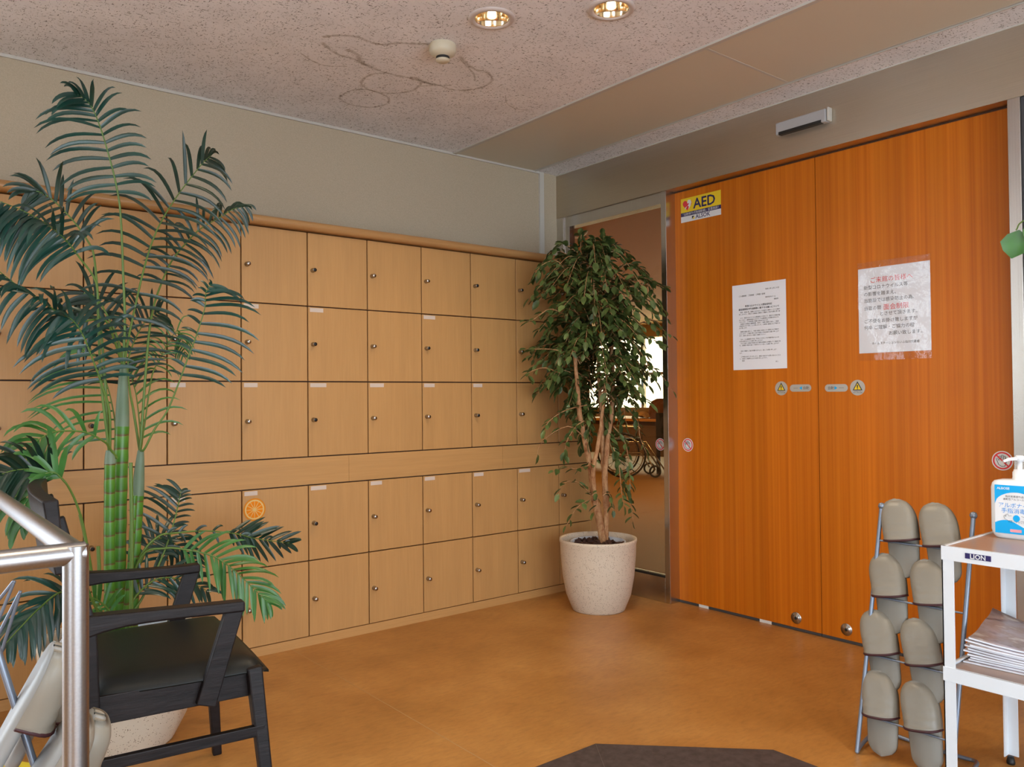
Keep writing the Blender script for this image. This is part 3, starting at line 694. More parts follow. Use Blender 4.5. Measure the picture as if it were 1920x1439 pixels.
def spot(o, e=24):
    l = bpy.data.lights.new('bulb_light', 'SPOT'); l.energy = e; l.color = (1, .80, .56); l.shadow_soft_size = .05
    l.spot_size = radians(150); l.spot_blend = 1.0
    lo = bpy.data.objects.new('bulb_light', l); COL.objects.link(lo); lo.location = (0, 0, -.014); lo.parent = o
# ceiling fittings
for i, (x, y) in enumerate(((1.738, 2.262), (2.025, 1.952))):
    o = thing('downlight', (x, y, ZC), ('lit recessed downlight nearer the smoke detector' if i == 0 else 'lit recessed downlight farther from the smoke detector, at the right'), 'downlight', 'recessed downlights in the ceiling')
    MB().lathe([(.060, -.002), (.066, -.008), (.079, -.007), (.084, -.0005), (.084, 0)], (x, y, ZC), 48).build('trim_ring', M['lamp_white'], o)
    # can
    MB().lathe([(.061, -.0035), (.0595, -.002), (.056, .03), (.046, .06), (.024, .078), (0, .080)], (x, y, ZC), 48).build('reflector', M['reflector'], o)
    MB().lathe([(0, .018), (.008, .020), (.013, .028), (.013, .038), (.009, .05), (.007, .07)], (x, y, ZC), 20).build('bulb', M['bulb'], o)
    spot(o)
# downlights added out of view, overhead and behind the camera, to brighten the lobby
for i, (x, y) in enumerate(((.25, 1.0), (1.3, .1), (2.3, .3), (-1.3, -.6))):
    o = thing('downlight', (x, y, ZC), 'added round ceiling lamp brightening the lobby, ' + ('overhead', 'overhead to the right', 'overhead above the trolley', 'behind the camera')[i] + ', outside the photo', 'downlight')
    MB().lathe([(.060, -.002), (.066, -.008), (.079, -.007), (.084, -.0005), (.084, 0)], (x, y, ZC), 32).build('trim_ring', M['lamp_white'], o)
    MB().lathe([(0, -.002), (.051, -.002)], (x, y, ZC), 32).build('diffuser', M['bulb'], o)
    spot(o)
# cut the recesses out of the ceiling with a boolean
cut = bpy.data.objects.new('cutter', MB().lathe([(0, -.03), (.0615, -.03), (.0615, .15), (0, .15)], (1.738, 2.262, ZC), 32).lathe([(0, -.03), (.0615, -.03), (.0615, .15), (0, .15)], (2.025, 1.952, ZC), 32).build('cutter', M['dark']).data)
bpy.data.objects.remove(bpy.data.objects['cutter'])
COL.objects.link(cut); md = c_.modifiers.new('b', 'BOOLEAN'); md.object = cut; md.operation = 'DIFFERENCE'; md.solver = 'EXACT'
bpy.context.view_layer.update()
me = bpy.data.meshes.new_from_object(c_.evaluated_get(bpy.context.evaluated_depsgraph_get())); c_.modifiers.clear(); c_.data = me; bpy.data.objects.remove(cut)

sx, sy = 1.722, 2.552
sd = thing('smoke_detector', (sx, sy, ZC), 'ivory smoke detector on the stained ceiling, left of the downlights', 'smoke detector')
MB().lathe([(.050, 0), (.052, -.004), (.052, -.026), (.046, -.036), (.030, -.046), (.026, -.047)], (sx, sy, ZC), 48).build('base', M['ivory'], sd)
MB().lathe([(.026, -.047), (.0255, -.058)], (sx, sy, ZC), 40).build('vent_band', M['dark'], sd)
rb = MB()
for i in range(9):
    a = 2 * pi * i / 9; c1 = V((sx + .0262 * cos(a), sy + .0262 * sin(a), ZC - .047)); rb.bar(c1, c1 + V((0, 0, -.011)), .0065, .0065)
rb.build('vent_rib', M['ivory'], sd)
MB().lathe([(.0275, -.0575), (.027, -.061), (.020, -.066), (.006, -.068), (0, -.068)], (sx, sy, ZC), 40).build('cap', M['ivory'], sd)

# ------------------------------------------------------------------ floor mat
mt = MB(); poly = [(-.2, .25), (2.183, .25), (2.183, 1.452), (1.795, 1.834), (-.2, 1.834)]
poly = [(-.45, -.3), (2.183, -.3), (2.183, 1.452), (1.795, 1.834), (.78, 1.834), (.40, 1.45), (.40, -.3)]
poly = [(.40, -.3), (2.183, -.3), (2.183, 1.452), (1.795, 1.834), (.78, 1.834), (.40, 1.45)]
mt.prism([(x - 1.3, y - .8) for x, y in poly], Matrix.Translation((1.3, .8, 0)), .004)
mo = mt.build('floor_mat', M['mat'], origin=(1.3, .8, 0)); tag(mo, 'dark brown floor mat with cut-off corners in the middle of the lobby', 'mat')
MB().tube([(1.795, 1.834, .0041), (1.70, 1.70, .0041), (.9, .6, .0041)], .0009, 4).build('mat_seam', mat('mat_seam_grey', (.14, .11, .10), .7), mo, origin=(1.3, .8, 0))

# ------------------------------------------------------------------ pots
def pot(root, x, y, rb_, rr, h, zs=.045):
    b_ = MB().lathe([(0, .0), (rb_ * .97, .0), (rb_, .008), (rb_ + (rr - rb_) * .50, h * .22), (rb_ + (rr - rb_) * .80, h * .48), (rr * .985, h * .76), (rr, h * .93), (rr * 1.02, h * .965), (rr * 1.015, h), (rr * .985, h * 1.0), (rr * .95, h * .96), (rr * .93, h * .86), (rr * .91, h * .72)], (x, y, 0), 64)
    return b_.build('planter', M['pot'], root)
px_, py_ = 2.955, 2.985
fc = thing('potted_ficus', (px_, py_, 0), 'leafy green artificial ficus tree in a speckled cream pot beside the doors', 'potted tree')
pot(fc, px_, py_, .138, .196, .365)
MB().lathe([(.13, .28), (.135, .345), (.140, .350), (.143, .348), (.138, .27)], (px_, py_, 0), 40).build('inner_pot', M['innerpot'], fc)
MB().lathe([(.19, .29), (0, .30)], (px_, py_, 0), 32).build('soil', M['soil'], fc)
def chips(root, x, y, rad, z, n, seed):
    r = random.Random(seed); c = MB()
    for i in range(n):
        a = r.uniform(0, 2 * pi); q = rad * math.sqrt(r.random()); p = V((x + q * cos(a), y + q * sin(a), z + r.uniform(0, .018)))
        sz = r.uniform(.008, .018); fr_ = Matrix.Rotation(r.uniform(0, 6), 3, (r.random(), r.random(), 1))
        vs = [p + fr_ @ V((sx_ * sz * r.uniform(.6, 1), sy_ * sz * .7, sz_ * sz * .5)) for sx_ in (-1, 1) for sy_ in (-1, 1) for sz_ in (-1, 1)]
        c.add(vs, [(0, 1, 3, 2), (4, 6, 7, 5), (0, 4, 5, 1), (2, 3, 7, 6), (0, 2, 6, 4), (1, 5, 7, 3)])
    o = c.build('bark_chips', M['soil'], root); o['kind'] = 'stuff'; return o
chips(fc, px_, py_, .125, .325, 90, 3)
rnd = random.Random(11)
YF = 2.985
def A(x, y, dy=0.): return at(x, y, YF + dy)
trunks = [([(1131, 1020), (1121, 960), (1113, 930), (1108, 880), (1095, 820), (1086, 770), (1082, 715), (1075, 650)], .021, .009, 0),
          ([(1134, 1020), (1137, 940), (1131, 870), (1129, 800), (1123, 720), (1118, 600), (1112, 510)], .016, .006, .0),
          ([(1137, 950), (1134, 900), (1138, 840), (1148, 760), (1149, 690), (1143, 600), (1150, 520)], .017, .006, -.03),
          ([(1118, 950), (1112, 890), (1124, 820), (1133, 740), (1150, 640), (1175, 560)], .014, .005, -.06)]
for pts, r0, r1, dy in trunks:
    P = cr([A(x, y, dy * min(1, i / 2)) for i, (x, y) in enumerate(pts)], 36)
    P = [p + V((rnd.uniform(-1, 1), rnd.uniform(-1, 1), 0)) * .002 for p in P]
    if r0 > .018 or r0 == .016: P[0].z = .30
    MB().tube(P, [r0 + (r1 - r0) * i / 36 + rnd.uniform(-.001, .001) for i in range(37)], 10).build('trunk', M['bark'], fc)
def leaf_add(mb, p, d, nrm, L, Wd, mi=0):
    """pointed oval leaf folded along its midrib"""
    d = d.normalized(); s = d.cross(nrm); 
    if s.length < 1e-4: s = d.orthogonal()
    s.normalize(); n = s.cross(d).normalized()
    st = [(0, .0), (.22, .34), (.5, .5), (.78, .34), (1, 0)]; mid = []; lf = []; rt = []
    for t_, w in st:
        c = p + d * L * t_ - n * L * .14 * t_ * t_
        mid.append(c)
        if 0 < w: lf.append(c + s * Wd * w + n * Wd * .16); rt.append(c - s * Wd * w + n * Wd * .16)
    vs = mid + lf + rt
    fs = [(0, 1, 5), (1, 2, 6, 5), (2, 3, 7, 6), (3, 4, 7), (0, 8, 1), (1, 8, 9, 2), (2, 9, 10, 3), (3, 10, 4)]
    mb.add(vs, fs, mi, True)
def okp(p): return p.x < 3.285 and p.y < 3.355
def twig(P, n_leaf, L=.052, seed=0, name='branch', spread=1.):
    r = random.Random(seed); n = len(P) - 1
    br = MB().tube(P, [.0032 - .0022 * i / n for i in range(n + 1)], 5).build(name, M['bark'], fc)
    lm = MB()
    for i in range(n_leaf):
        t_ = (i + .6) / n_leaf * n; k = min(int(t_), n - 1); p = P[k].lerp(P[k + 1], t_ - k); d = (P[k + 1] - P[k]).normalized()
        side = d.cross(V((0, 0, 1)))
        if side.length < .2: side = V((r.uniform(-1, 1), r.uniform(-1, 1), 0))
        side.normalize(); s = 1 if i % 2 else -1
        dr = d * .7 + side * s * r.uniform(.5, 1.) * spread + V((r.uniform(-.4, .4), r.uniform(-.4, .4), r.uniform(-.55, .25)))
        ll = L * r.uniform(.7, 1.15)
        if i == n_leaf - 1: dr = d
        e = p + dr.normalized() * ll
        if not okp(e) or not okp(p): continue
        leaf_add(lm, p, dr, V((r.uniform(-.6, .6), r.uniform(-.6, .6), 1)), ll, ll * .50, 1 if r.random() < .28 else 0)
    if lm.v: lm.build('leaves', [M['ficus'], M['ficus_light']], br, fix=False)
def Rz(z):
    tb_ = [(.80, .08), (.92, .17), (1.02, .29), (1.12, .35), (1.25, .385), (1.4, .36), (1.55, .385), (1.66, .37), (1.75, .30), (1.85, .16), (1.93, .05)]
    for (a, ra), (b, rb2) in zip(tb_, tb_[1:]):
        if a <= z <= b: return ra + (rb2 - ra) * (z - a) / (b - a)
    return .05
C0 = V((2.955, 2.985, 0))
nb = 0; k = 0
while nb < 168 and k < 3000:
    k += 1
    z0 = rnd.uniform(.98, 1.83); a = rnd.uniform(0, 2 * pi); q = V((cos(a), sin(a), 0))
    s0 = C0 + V((-.02, .0, 0)) + q * rnd.uniform(.01, .10) + V((0, 0, z0 + .02))
    ze = z0 + rnd.uniform(-.20, .10); R1 = Rz(max(.81, min(1.9, ze))) * rnd.uniform(.55, 1.0)
    e = C0 + q * R1 + V((0, 0, ze))
    md_ = s0.lerp(e, .5) + V((0, 0, .06 + .04 * rnd.random()))
    if e.x > 3.25: continue
    if e.y > 3.33: continue
    P = cr([s0, md_, e], 9); twig(P, rnd.randint(17, 23), .058, k); nb += 1
P = cr([C0 + V((-.02, 0, 1.62)), C0 + V((-.01, 0, 1.80)), C0 + V((.0, .02, 1.90))], 8); twig(P, 12, .05, 901)
strands = [([(1150, 850), (1165, 890), (1180, 930), (1187, 980)], -.1, 20), ([(1150, 840), (1160, 870), (1165, 920), (1170, 950)], -.15, 22), ([(1150, 800), (1172, 830), (1180, 880), (1182, 920)], -.18, 22),
           ([(1119, 935), (1105, 925), (1085, 905), (1060, 905), (1046, 930)], -.04, 11), ([(1118, 938), (1100, 940), (1080, 955), (1060, 990)], -.06, 10),
           ([(1120, 860), (1105, 872), (1080, 880), (1060, 876), (1036, 884)], -.05, 14), ([(1095, 820), (1070, 800), (1040, 810), (1012, 835), (1007, 862)], -.03, 4), ([(1095, 790), (1080, 800), (1062, 830), (1058, 862)], -.05, 16),
           ([(1120, 500), (1135, 480), (1150, 462)], 0, 7), ([(1070, 520), (1045, 490), (1020, 495), (1003, 512)], -.02, 12), ([(1090, 500), (1070, 480), (1045, 500), (1022, 525)], -.02, 14),
           ([(1060, 590), (1030, 580), (1000, 600), (988, 602)], -.03, 12), ([(1060, 660), (1030, 655), (1000, 655), (986, 655)], -.03, 10), ([(1050, 700), (1020, 690), (990, 700), (992, 706)], -.03, 10),
           ([(1180, 540), (1215, 535), (1230, 560), (1258, 600)], -.22, 16), ([(1190, 610), (1225, 600), (1245, 620), (1262, 632)], -.25, 14), ([(1190, 680), (1225, 690), (1245, 710), (1262, 735)], -.25, 16),
           ([(1100, 760), (1060, 770), (1030, 790), (1020, 810)], -.04, 16), ([(1170, 760), (1195, 790), (1200, 820), (1212, 850)], -.2, 12), ([(1130, 930), (1140, 925), (1148, 940), (1150, 960)], -.08, 7),
           ([(1150, 560), (1170, 510), (1195, 500), (1220, 520)], -.1, 14), ([(1140, 560), (1120, 520), (1100, 490), (1080, 478)], -.05, 14), ([(1110, 930), (1118, 925), (1120, 945), (1112, 965)], -.09, 5)]
for i, (pts, dy, n) in enumerate(strands):
    P = cr([A(x, y, dy * (.4 + .6 * j / (len(pts) - 1))) for j, (x, y) in enumerate(pts)], 10)
    for p in P:
        p.x = min(p.x, 3.27); p.y = min(p.y, 3.34)
    twig(P, n, .052, 500 + i, spread=.9)

# ------------------------------------------------------------------ palm
qx, qy = .645, 2.84
pm = thing('potted_palm', (qx, qy, 0), 'tall artificial palm with ringed green canes in a cream pot behind the black chair', 'potted plant')
pot(pm, qx, qy, .165, .235, .345)
MB().lathe([(.15, .25), (.158, .345), (.163, .350), (.166, .347), (.16, .25)], (qx, qy, 0), 40).build('inner_pot', M['innerpot'], pm)
MB().lathe([(.22, .28), (0, .29)], (qx, qy, 0), 32).build('soil', M['soil'], pm)
PB = [(-.06, .03), (0, 0), (.05, .03)]
def PA(x, y, Y=2.84):
    p = at(x, y, Y)
    lim = 3.34 if p.z < 1.95 else 3.60
    return p if p.y < lim else at(x, y, lim)
canes = [([(206, 1185), (205, 1000), (206, 870)], .0165, 2.80, (206, 845), .012), ([(222, 1190), (224, 980), (229, 800)], .0215, 2.84, (231, 688), .010), ([(247, 1190), (254, 1000), (259, 930)], .0195, 2.88, (264, 845), .010)]
canes[2] = ([(247, 1190), (252, 1040), (258, 930)], .0195, 2.88, (264, 845), .010)
for pts, r, Y, top, rt_ in canes:
    P = cr([PA(x, y, Y) for x, y in pts], 24); P[0].z = .27
    cb = MB().tube(P, [r * (1.03 if i % 4 == 0 else .98) for i in range(25)], 16).build('cane', M['cane'], pm)
    Q = cr([P[-1], PA((pts[-1][0] * .6 + top[0] * .4), (pts[-1][1] * .6 + top[1] * .4), Y), PA(*top, Y)], 10)
    MB().tube(Q, [r * 1.0 * (1 - (i / 10) ** 2.2) + rt_ * (i / 10) ** 2.2 for i in range(11)], 16).build('crownshaft', M['crown'], cb)
for pts, r, Y in (([(246, 1120), (247, 1000), (245, 868)], .006, 2.74), ([(183, 1130), (186, 1080), (184, 1025)], .0055, 2.76), ([(236, 1150), (247, 1020), (252, 930)], .009, 2.80), ([(190, 1150), (176, 1110), (160, 1010), (150, 965)], .005, 2.74)):
    P = cr([PA(x, y, Y) for x, y in pts], 12)
    if r < .009: P.insert(0, V((P[0].x, P[0].y, .28)))
    MB().tube(P, r, 8).build('stem', M['rachis'] if r < .008 else M['cane'], pm)
prnd = random.Random(5)
def frond(pts, Y0, Y1, s0, n, LL, LR, mt_, w=.013, droop=.5, ang=(65, 25), rr=.0045, tilt=0., hang=0.):
    """pts: stalk in photo pixels, from base to tip; depth runs Y0..Y1; leaflets start at fraction s0"""
    K = len(pts) - 1
    P = cr([PA(x, y, Y0 + (Y1 - Y0) * i / K) for i, (x, y) in enumerate(pts)], 40)
    fr_ = MB().tube(P, [rr * (1 - .75 * i / 40) for i in range(41)], 6).build('frond', M['rachis'], pm)
    lm = MB()
    for i in range(n):
        f_ = s0 + (1 - s0) * (i + .3) / n; t_ = f_ * 40; k = min(int(t_), 39); p = P[k].lerp(P[k + 1], t_ - k); T = (P[k + 1] - P[k]).normalized()
        u = (i + .5) / n
        vw = (CAM_POS - p).normalized(); vw = Matrix.Rotation(tilt + prnd.uniform(-.25, .25), 3, T) @ vw
        S = T.cross(vw).normalized()      # towards the right of an upward stalk
        for sgn, Lx in ((1, LR), (-1, LL)):
            if Lx <= 0: continue
            L = Lx * (math.sin(pi * (.22 + .70 * u)) ** .7) * prnd.uniform(.85, 1.1)
            a = radians(ang[0] + (ang[1] - ang[0]) * u + prnd.uniform(-7, 7))
            d = (T * cos(a) + S * sgn * sin(a) + vw * prnd.uniform(-.15, .2) - V((0, 0, hang * (.5 + 1.2 * u)))).normalized()
            q = p.copy(); m_ = 7; ring = []; sv = vw * .85 + V((0, 0, .35)) 
            tw = prnd.uniform(-.35, .35)
            for j in range(m_ + 1):
                g_ = j / m_
                ww = w * (math.sin(pi * min(1, .16 + .84 * g_)) ** .55 if g_ < 1 else .0) * (1 if Lx > .1 else .85)
                nrm = (sv - d * sv.dot(d)).normalized(); b_ = d.cross(nrm); b_ = Matrix.Rotation(tw, 3, d) @ b_; nn_ = b_.cross(d)
                ring.append((q + b_ * ww / 2 + nn_ * ww * .14, q.copy(), q - b_ * ww / 2 + nn_ * ww * .14))
                q = q + d * L / m_; d = (d + V((0, 0, -1)) * droop * (1 + .5 * u) / m_ * (.2 + 1.7 * g_)).normalized()
                if q.y > 3.36 and q.z < 1.93: q.y = 3.36
            vs = [v_ for r3 in ring for v_ in r3]
            lm.add(vs, [(3 * j + c, 3 * j + c + 1, 3 * j + 4 + c, 3 * j + 3 + c) for j in range(m_) for c in (0, 1)], 0, True)
    lm.build('leaflets', mt_, fr_, fix=False)
T_, D_, G_ = M['palm_teal'], M['palm_dark'], M['palm_green']
frond([(231, 690), (234, 600), (231, 517), (226, 402), (217, 343), (201, 281), (184, 228), (167, 194), (140, 172)], 2.84, 2.74, .45, 17, .20, .135, T_, droop=1.15, ang=(86, 22), hang=.22)
frond([(231, 690), (240, 640), (248, 600), (271, 500), (295, 430), (330, 371), (375, 312), (395, 292)], 2.86, 2.98, .28, 21, .20, .20, D_, droop=1.3, ang=(74, 22), hang=.30)
frond([(205, 850), (190, 720), (184, 600), (180, 530), (148, 482), (122, 449), (89, 422), (44, 396), (-15, 372)], 2.80, 2.62, .52, 19, .20, .19, T_, w=.0135, droop=1.5, ang=(62, 30), hang=.85)
frond([(205, 850), (196, 700), (184, 560), (176, 480), (165, 453), (138, 415), (100, 376), (73, 360), (50, 358)], 2.80, 2.90, .52, 14, .13, .13, D_, droop=1.1, ang=(60, 35), hang=.4)
frond([(231, 690), (215, 640), (195, 600), (140, 604), (100, 580), (73, 562), (29, 533), (-15, 498)], 2.84, 2.66, .22, 17, .17, .17, T_, w=.014, droop=1.5, ang=(60, 30), hang=.6)
frond([(206, 850), (205, 773), (191, 722), (176, 680), (156, 630), (135, 600), (110, 590)], 2.80, 2.70, .36, 14, .20, .15, T_, w=.015, droop=1.1, ang=(75, 35), hang=.35)
frond([(231, 700), (222, 640), (200, 590), (182, 560), (160, 550), (140, 570)], 2.86, 3.0, .2, 12, .14, .14, D_, droop=1.0)
frond([(214, 860), (216, 800), (208, 750), (197, 710), (180, 670), (168, 650)], 2.86, 3.02, .1, 14, .24, .0, G_, w=.009, droop=1.0, ang=(90, 60), rr=.003)
frond([(219, 860), (205, 840), (196, 829), (160, 811), (111, 809), (84, 818), (60, 836), (48, 862)], 2.80, 2.66, .35, 11, .13, .14, G_, w=.013, droop=1.9, ang=(60, 30))
frond([(176, 1113), (168, 1050), (150, 964), (124, 907), (95, 886), (60, 880), (20, 884), (-20, 900)], 2.74, 2.58, .50, 15, .14, .14, D_, w=.014, droop=1.4, ang=(60, 30))
frond([(124, 907), (100, 886), (70, 900), (50, 940), (40, 990)], 2.62, 2.60, .1, 12, .10, .16, G_, w=.018, droop=1.8, ang=(50, 20), rr=.003)
frond([(185, 1150), (160, 1110), (112, 1112), (75, 1140), (45, 1170), (11, 1207)], 2.72, 2.45, .30, 18, .13, .15, T_, w=.013, droop=1.2, ang=(60, 30), hang=.5)
frond([(264, 845), (271, 842), (290, 805), (313, 772), (333, 724), (351, 675), (368, 630), (384, 578), (386, 550), (398, 530)], 2.86, 2.72, .48, 14, .06, .19, T_, w=.014, droop=.9, ang=(70, 40), hang=.3)
frond([(263, 845), (273, 700), (280, 620), (288, 576), (299, 541), (320, 493), (347, 458), (375, 430), (410, 409), (438, 392), (466, 386)], 2.88, 3.02, .42, 20, .13, .15, D_, w=.011, droop=1.6, ang=(60, 35), hang=.4)
frond([(262, 845), (250, 770), (243, 731), (240, 680), (252, 640), (275, 600), (300, 585)], 2.90, 3.06, .35, 16, .17, .15, D_, w=.011, droop=.8, ang=(75, 40))
frond([(264, 845), (272, 790), (285, 705), (300, 675), (313, 647), (333, 620), (343, 640), (347, 665)], 2.90, 3.08, .35, 17, .09, .11, G_, w=.006, droop=2.0, ang=(60, 35), rr=.003)
frond([(264, 845), (262, 800), (255, 740), (243, 700), (238, 680)], 2.92, 3.1, .1, 12, .0, .17, G_, w=.009, droop=1.5, ang=(60, 30), rr=.003)
frond([(228, 1170), (262, 1130), (298, 1058), (316, 1013), (329, 969), (336, 938), (340, 918)], 2.84, 2.95, .38, 12, .16, .06, D_, w=.012, droop=.7, ang=(75, 45))
frond([(228, 1150), (262, 1047), (296, 1007), (329, 1000), (385, 996), (440, 1001), (473, 1009), (518, 1016), (545, 1019)], 2.84, 2.90, .30, 10, .05, .05, D_, w=.012, droop=1.4, ang=(50, 40))
frond([(430, 999), (455, 1004), (473, 1009), (518, 1016), (548, 1020)], 2.88, 2.90, .02, 11, .125, .12, D_, w=.014, droop=.25, ang=(52, 22), rr=.0028)
frond([(228, 1150), (264, 1045), (307, 1029), (347, 1031), (396, 1042), (429, 1062), (462, 1091), (490, 1118), (507, 1133)], 2.84, 2.68, .36, 20, .14, .135, G_, w=.0125, droop=.9, ang=(62, 28))
frond([(235, 1150), (262, 1110), (300, 1085), (350, 1090), (395, 1112)], 2.82, 2.92, .2, 13, .13, .13, T_, w=.013, droop=.9, ang=(55, 30))
frond([(230, 1160), (262, 1060), (285, 1020), (310, 1010), (340, 1030), (372, 1060)], 2.9, 3.05, .2, 15, .12, .12, T_, w=.013, droop=1.2, ang=(60, 35))
frond([(215, 1170), (200, 1140), (170, 1120), (150, 1125)], 2.76, 2.68, .2, 9, .10, .10, G_, w=.013, droop=1.0)

# ------------------------------------------------------------------ armchair
CU, CV = V((.9936, -.113, 0)), V((.113, .9936, 0)); CO = V((.39, 2.015, 0))
def cp(s, t_, z): return CO + CU * s + CV * t_ + V((0, 0, z))
ar = thing('armchair', cp(.2, .26, 0), 'black wooden armchair with black leather seat in front of the palm', 'chair')
WD = M['chairwood']
for t0, tf in ((0, -.045), (.52, .575)):
    MB().bar(cp(.365, t0, .435), cp(.40, tf, 0), .036, .036, CU, wb=.026, hb=.026).build('front_leg', WD, ar, bevel=.004)
    MB().bar(cp(.0, t0, .60), cp(.005, t0, .37), .034, .036, CU, wb=.040).bar(cp(.005, t0, .375), cp(-.06, tf, 0), .040, .036, CU, wb=.026, hb=.026).build('rear_leg', WD, ar, bevel=.004)
    q = 1 if t0 == 0 else -1
    MB().bar(cp(.0, t0 + q * .018, .395), cp(.36, t0 + q * .018, .395), .065, .024).build('seat_rail', WD, ar, bevel=.002)
    MB().bar(cp(-.01, (t0 + tf) / 2, .285), cp(.385, (t0 + tf) / 2, .285), .026, .018).build('stretcher', WD, ar, bevel=.002)
    # arm: curved flat bar, thick at the back joint
    n = 8; vs = []
    for i in range(n + 1):
        g_ = i / n; s_ = -.015 + .355 * g_; h_ = .026 * (1 - g_) ** 5 + .026; wv = .045 - .006 * g_; zt = .620 - .015 * sin(pi * g_ * .5)
        tt = t0 - q * .006 + q * .012 * sin(pi * g_)
        vs += [cp(s_, tt - wv / 2, zt - h_), cp(s_, tt + wv / 2, zt - h_), cp(s_, tt + wv / 2, zt), cp(s_, tt - wv / 2, zt)]
    MB().add(vs, [(4 * i + a, 4 * i + (a + 1) % 4, 4 * i + 4 + (a + 1) % 4, 4 * i + 4 + a) for i in range(n) for a in range(4)] + [(0, 1, 2, 3), (4 * n + 3, 4 * n + 2, 4 * n + 1, 4 * n)], 0).build('armrest', WD, ar, bevel=.005)
    MB().bar(cp(.318, t0 - q * .004, .585), cp(.25, t0 - q * .004, .365), .042, .022, CU, wb=.046).build('arm_post', WD, ar, bevel=.003)
    MB().bar(cp(.0, t0, .58), cp(-.060, t0 + q * .01, .84), .040, .030, CU, wb=.030, hb=.024).build('back_post', WD, ar, bevel=.004)
for s_ in (.355, .015): MB().bar(cp(s_, .02, .395), cp(s_, .50, .395), .065, .022).build('seat_rail', WD, ar, bevel=.002)
# curved backrest slab
n = 14; vs = []
for i in range(n + 1):
    g_ = i / n; t_ = -.03 + .58 * g_; bow = -.022 * sin(pi * g_); 
    for (s_, z) in ((-.045 + bow, .725), (-.066 + bow, .725), (-.090 + bow, .888), (-.058 + bow, .890)): vs.append(cp(s_, t_, z - .012 * abs(g_ - .5)))
MB().add(vs, [(4 * i + a, 4 * i + (a + 1) % 4, 4 * i + 4 + (a + 1) % 4, 4 * i + 4 + a) for i in range(n) for a in range(4)] + [(0, 1, 2, 3), (4 * n + 3, 4 * n + 2, 4 * n + 1, 4 * n)], 0).build('backrest', WD, ar, bevel=.004)
# padded seat
s5 = MB(); nx_, ny_ = 16, 16
def sup(u): return (1 - abs(u) ** 6) ** (1 / 2.2) if abs(u) < 1 else 0
top = []; bot = []
for i in range(nx_ + 1):
    for j in range(ny_ + 1):
        u = -1 + 2 * i / nx_; w = -1 + 2 * j / ny_
        uu = u * (1 - .02 * w * w); s_ = .205 + .200 * uu; t_ = .26 + (.262 + .012 * u) * w * (1 - .03 * u * u)
        h = .030 * min(sup(u), sup(w)) + .006 * (1 - u * u) * (1 - w * w)
        top.append(cp(s_, t_, .427 + h - .010 * (1 if u > .8 else 0) * (u - .8) * 5)); bot.append(cp(s_, t_, .4225))
s5.v = top + bot; n1 = len(top); w1_ = ny_ + 1
for i in range(nx_):
    for j in range(ny_):
        k = i * w1_ + j
        s5.f.append([k, k + w1_, k + w1_ + 1, k + 1]); s5.f.append([n1 + k, n1 + k + 1, n1 + k + w1_ + 1, n1 + k + w1_])
edge = [i * w1_ for i in range(nx_ + 1)] + [nx_ * w1_ + j for j in range(1, w1_)] + [i * w1_ + ny_ for i in range(nx_ - 1, -1, -1)] + [j for j in range(ny_ - 1, 0, -1)]
for a, b_ in zip(edge, edge[1:] + edge[:1]): s5.f.append([a, b_, n1 + b_, n1 + a])
s5.mi = [0] * len(s5.f); s5.sm = [True] * len(s5.f)
s5.build('seat', M['seat'], ar)

# ------------------------------------------------------------------ handrail
hx, hy, hz = .2446, 1.347, .872
hr = thing('handrail', (hx, hy, 0), 'satin steel tube handrail with a corner post at the left foreground', 'handrail')
MB().tube([(hx, hy, 0), (hx, hy, hz + .012)], .0178, 24).build('post', M['rail_steel'], hr)
MB().tube([(-1.6, hy + .0, hz), (hx + .012, hy, hz)], .0168, 24).build('top_rail', M['rail_steel'], hr)
MB().tube([(hx, hy - .0, hz), (hx, 2.45, hz)], .0168, 24).build('top_rail', M['rail_steel'], hr)
MB().tube([(-1.4, hy, 0), (-1.4, hy, hz)], .0178, 20).build('post', M['rail_steel'], hr)
MB().tube([(hx, 2.43, 0), (hx, 2.43, hz)], .0178, 20).build('post', M['rail_steel'], hr)

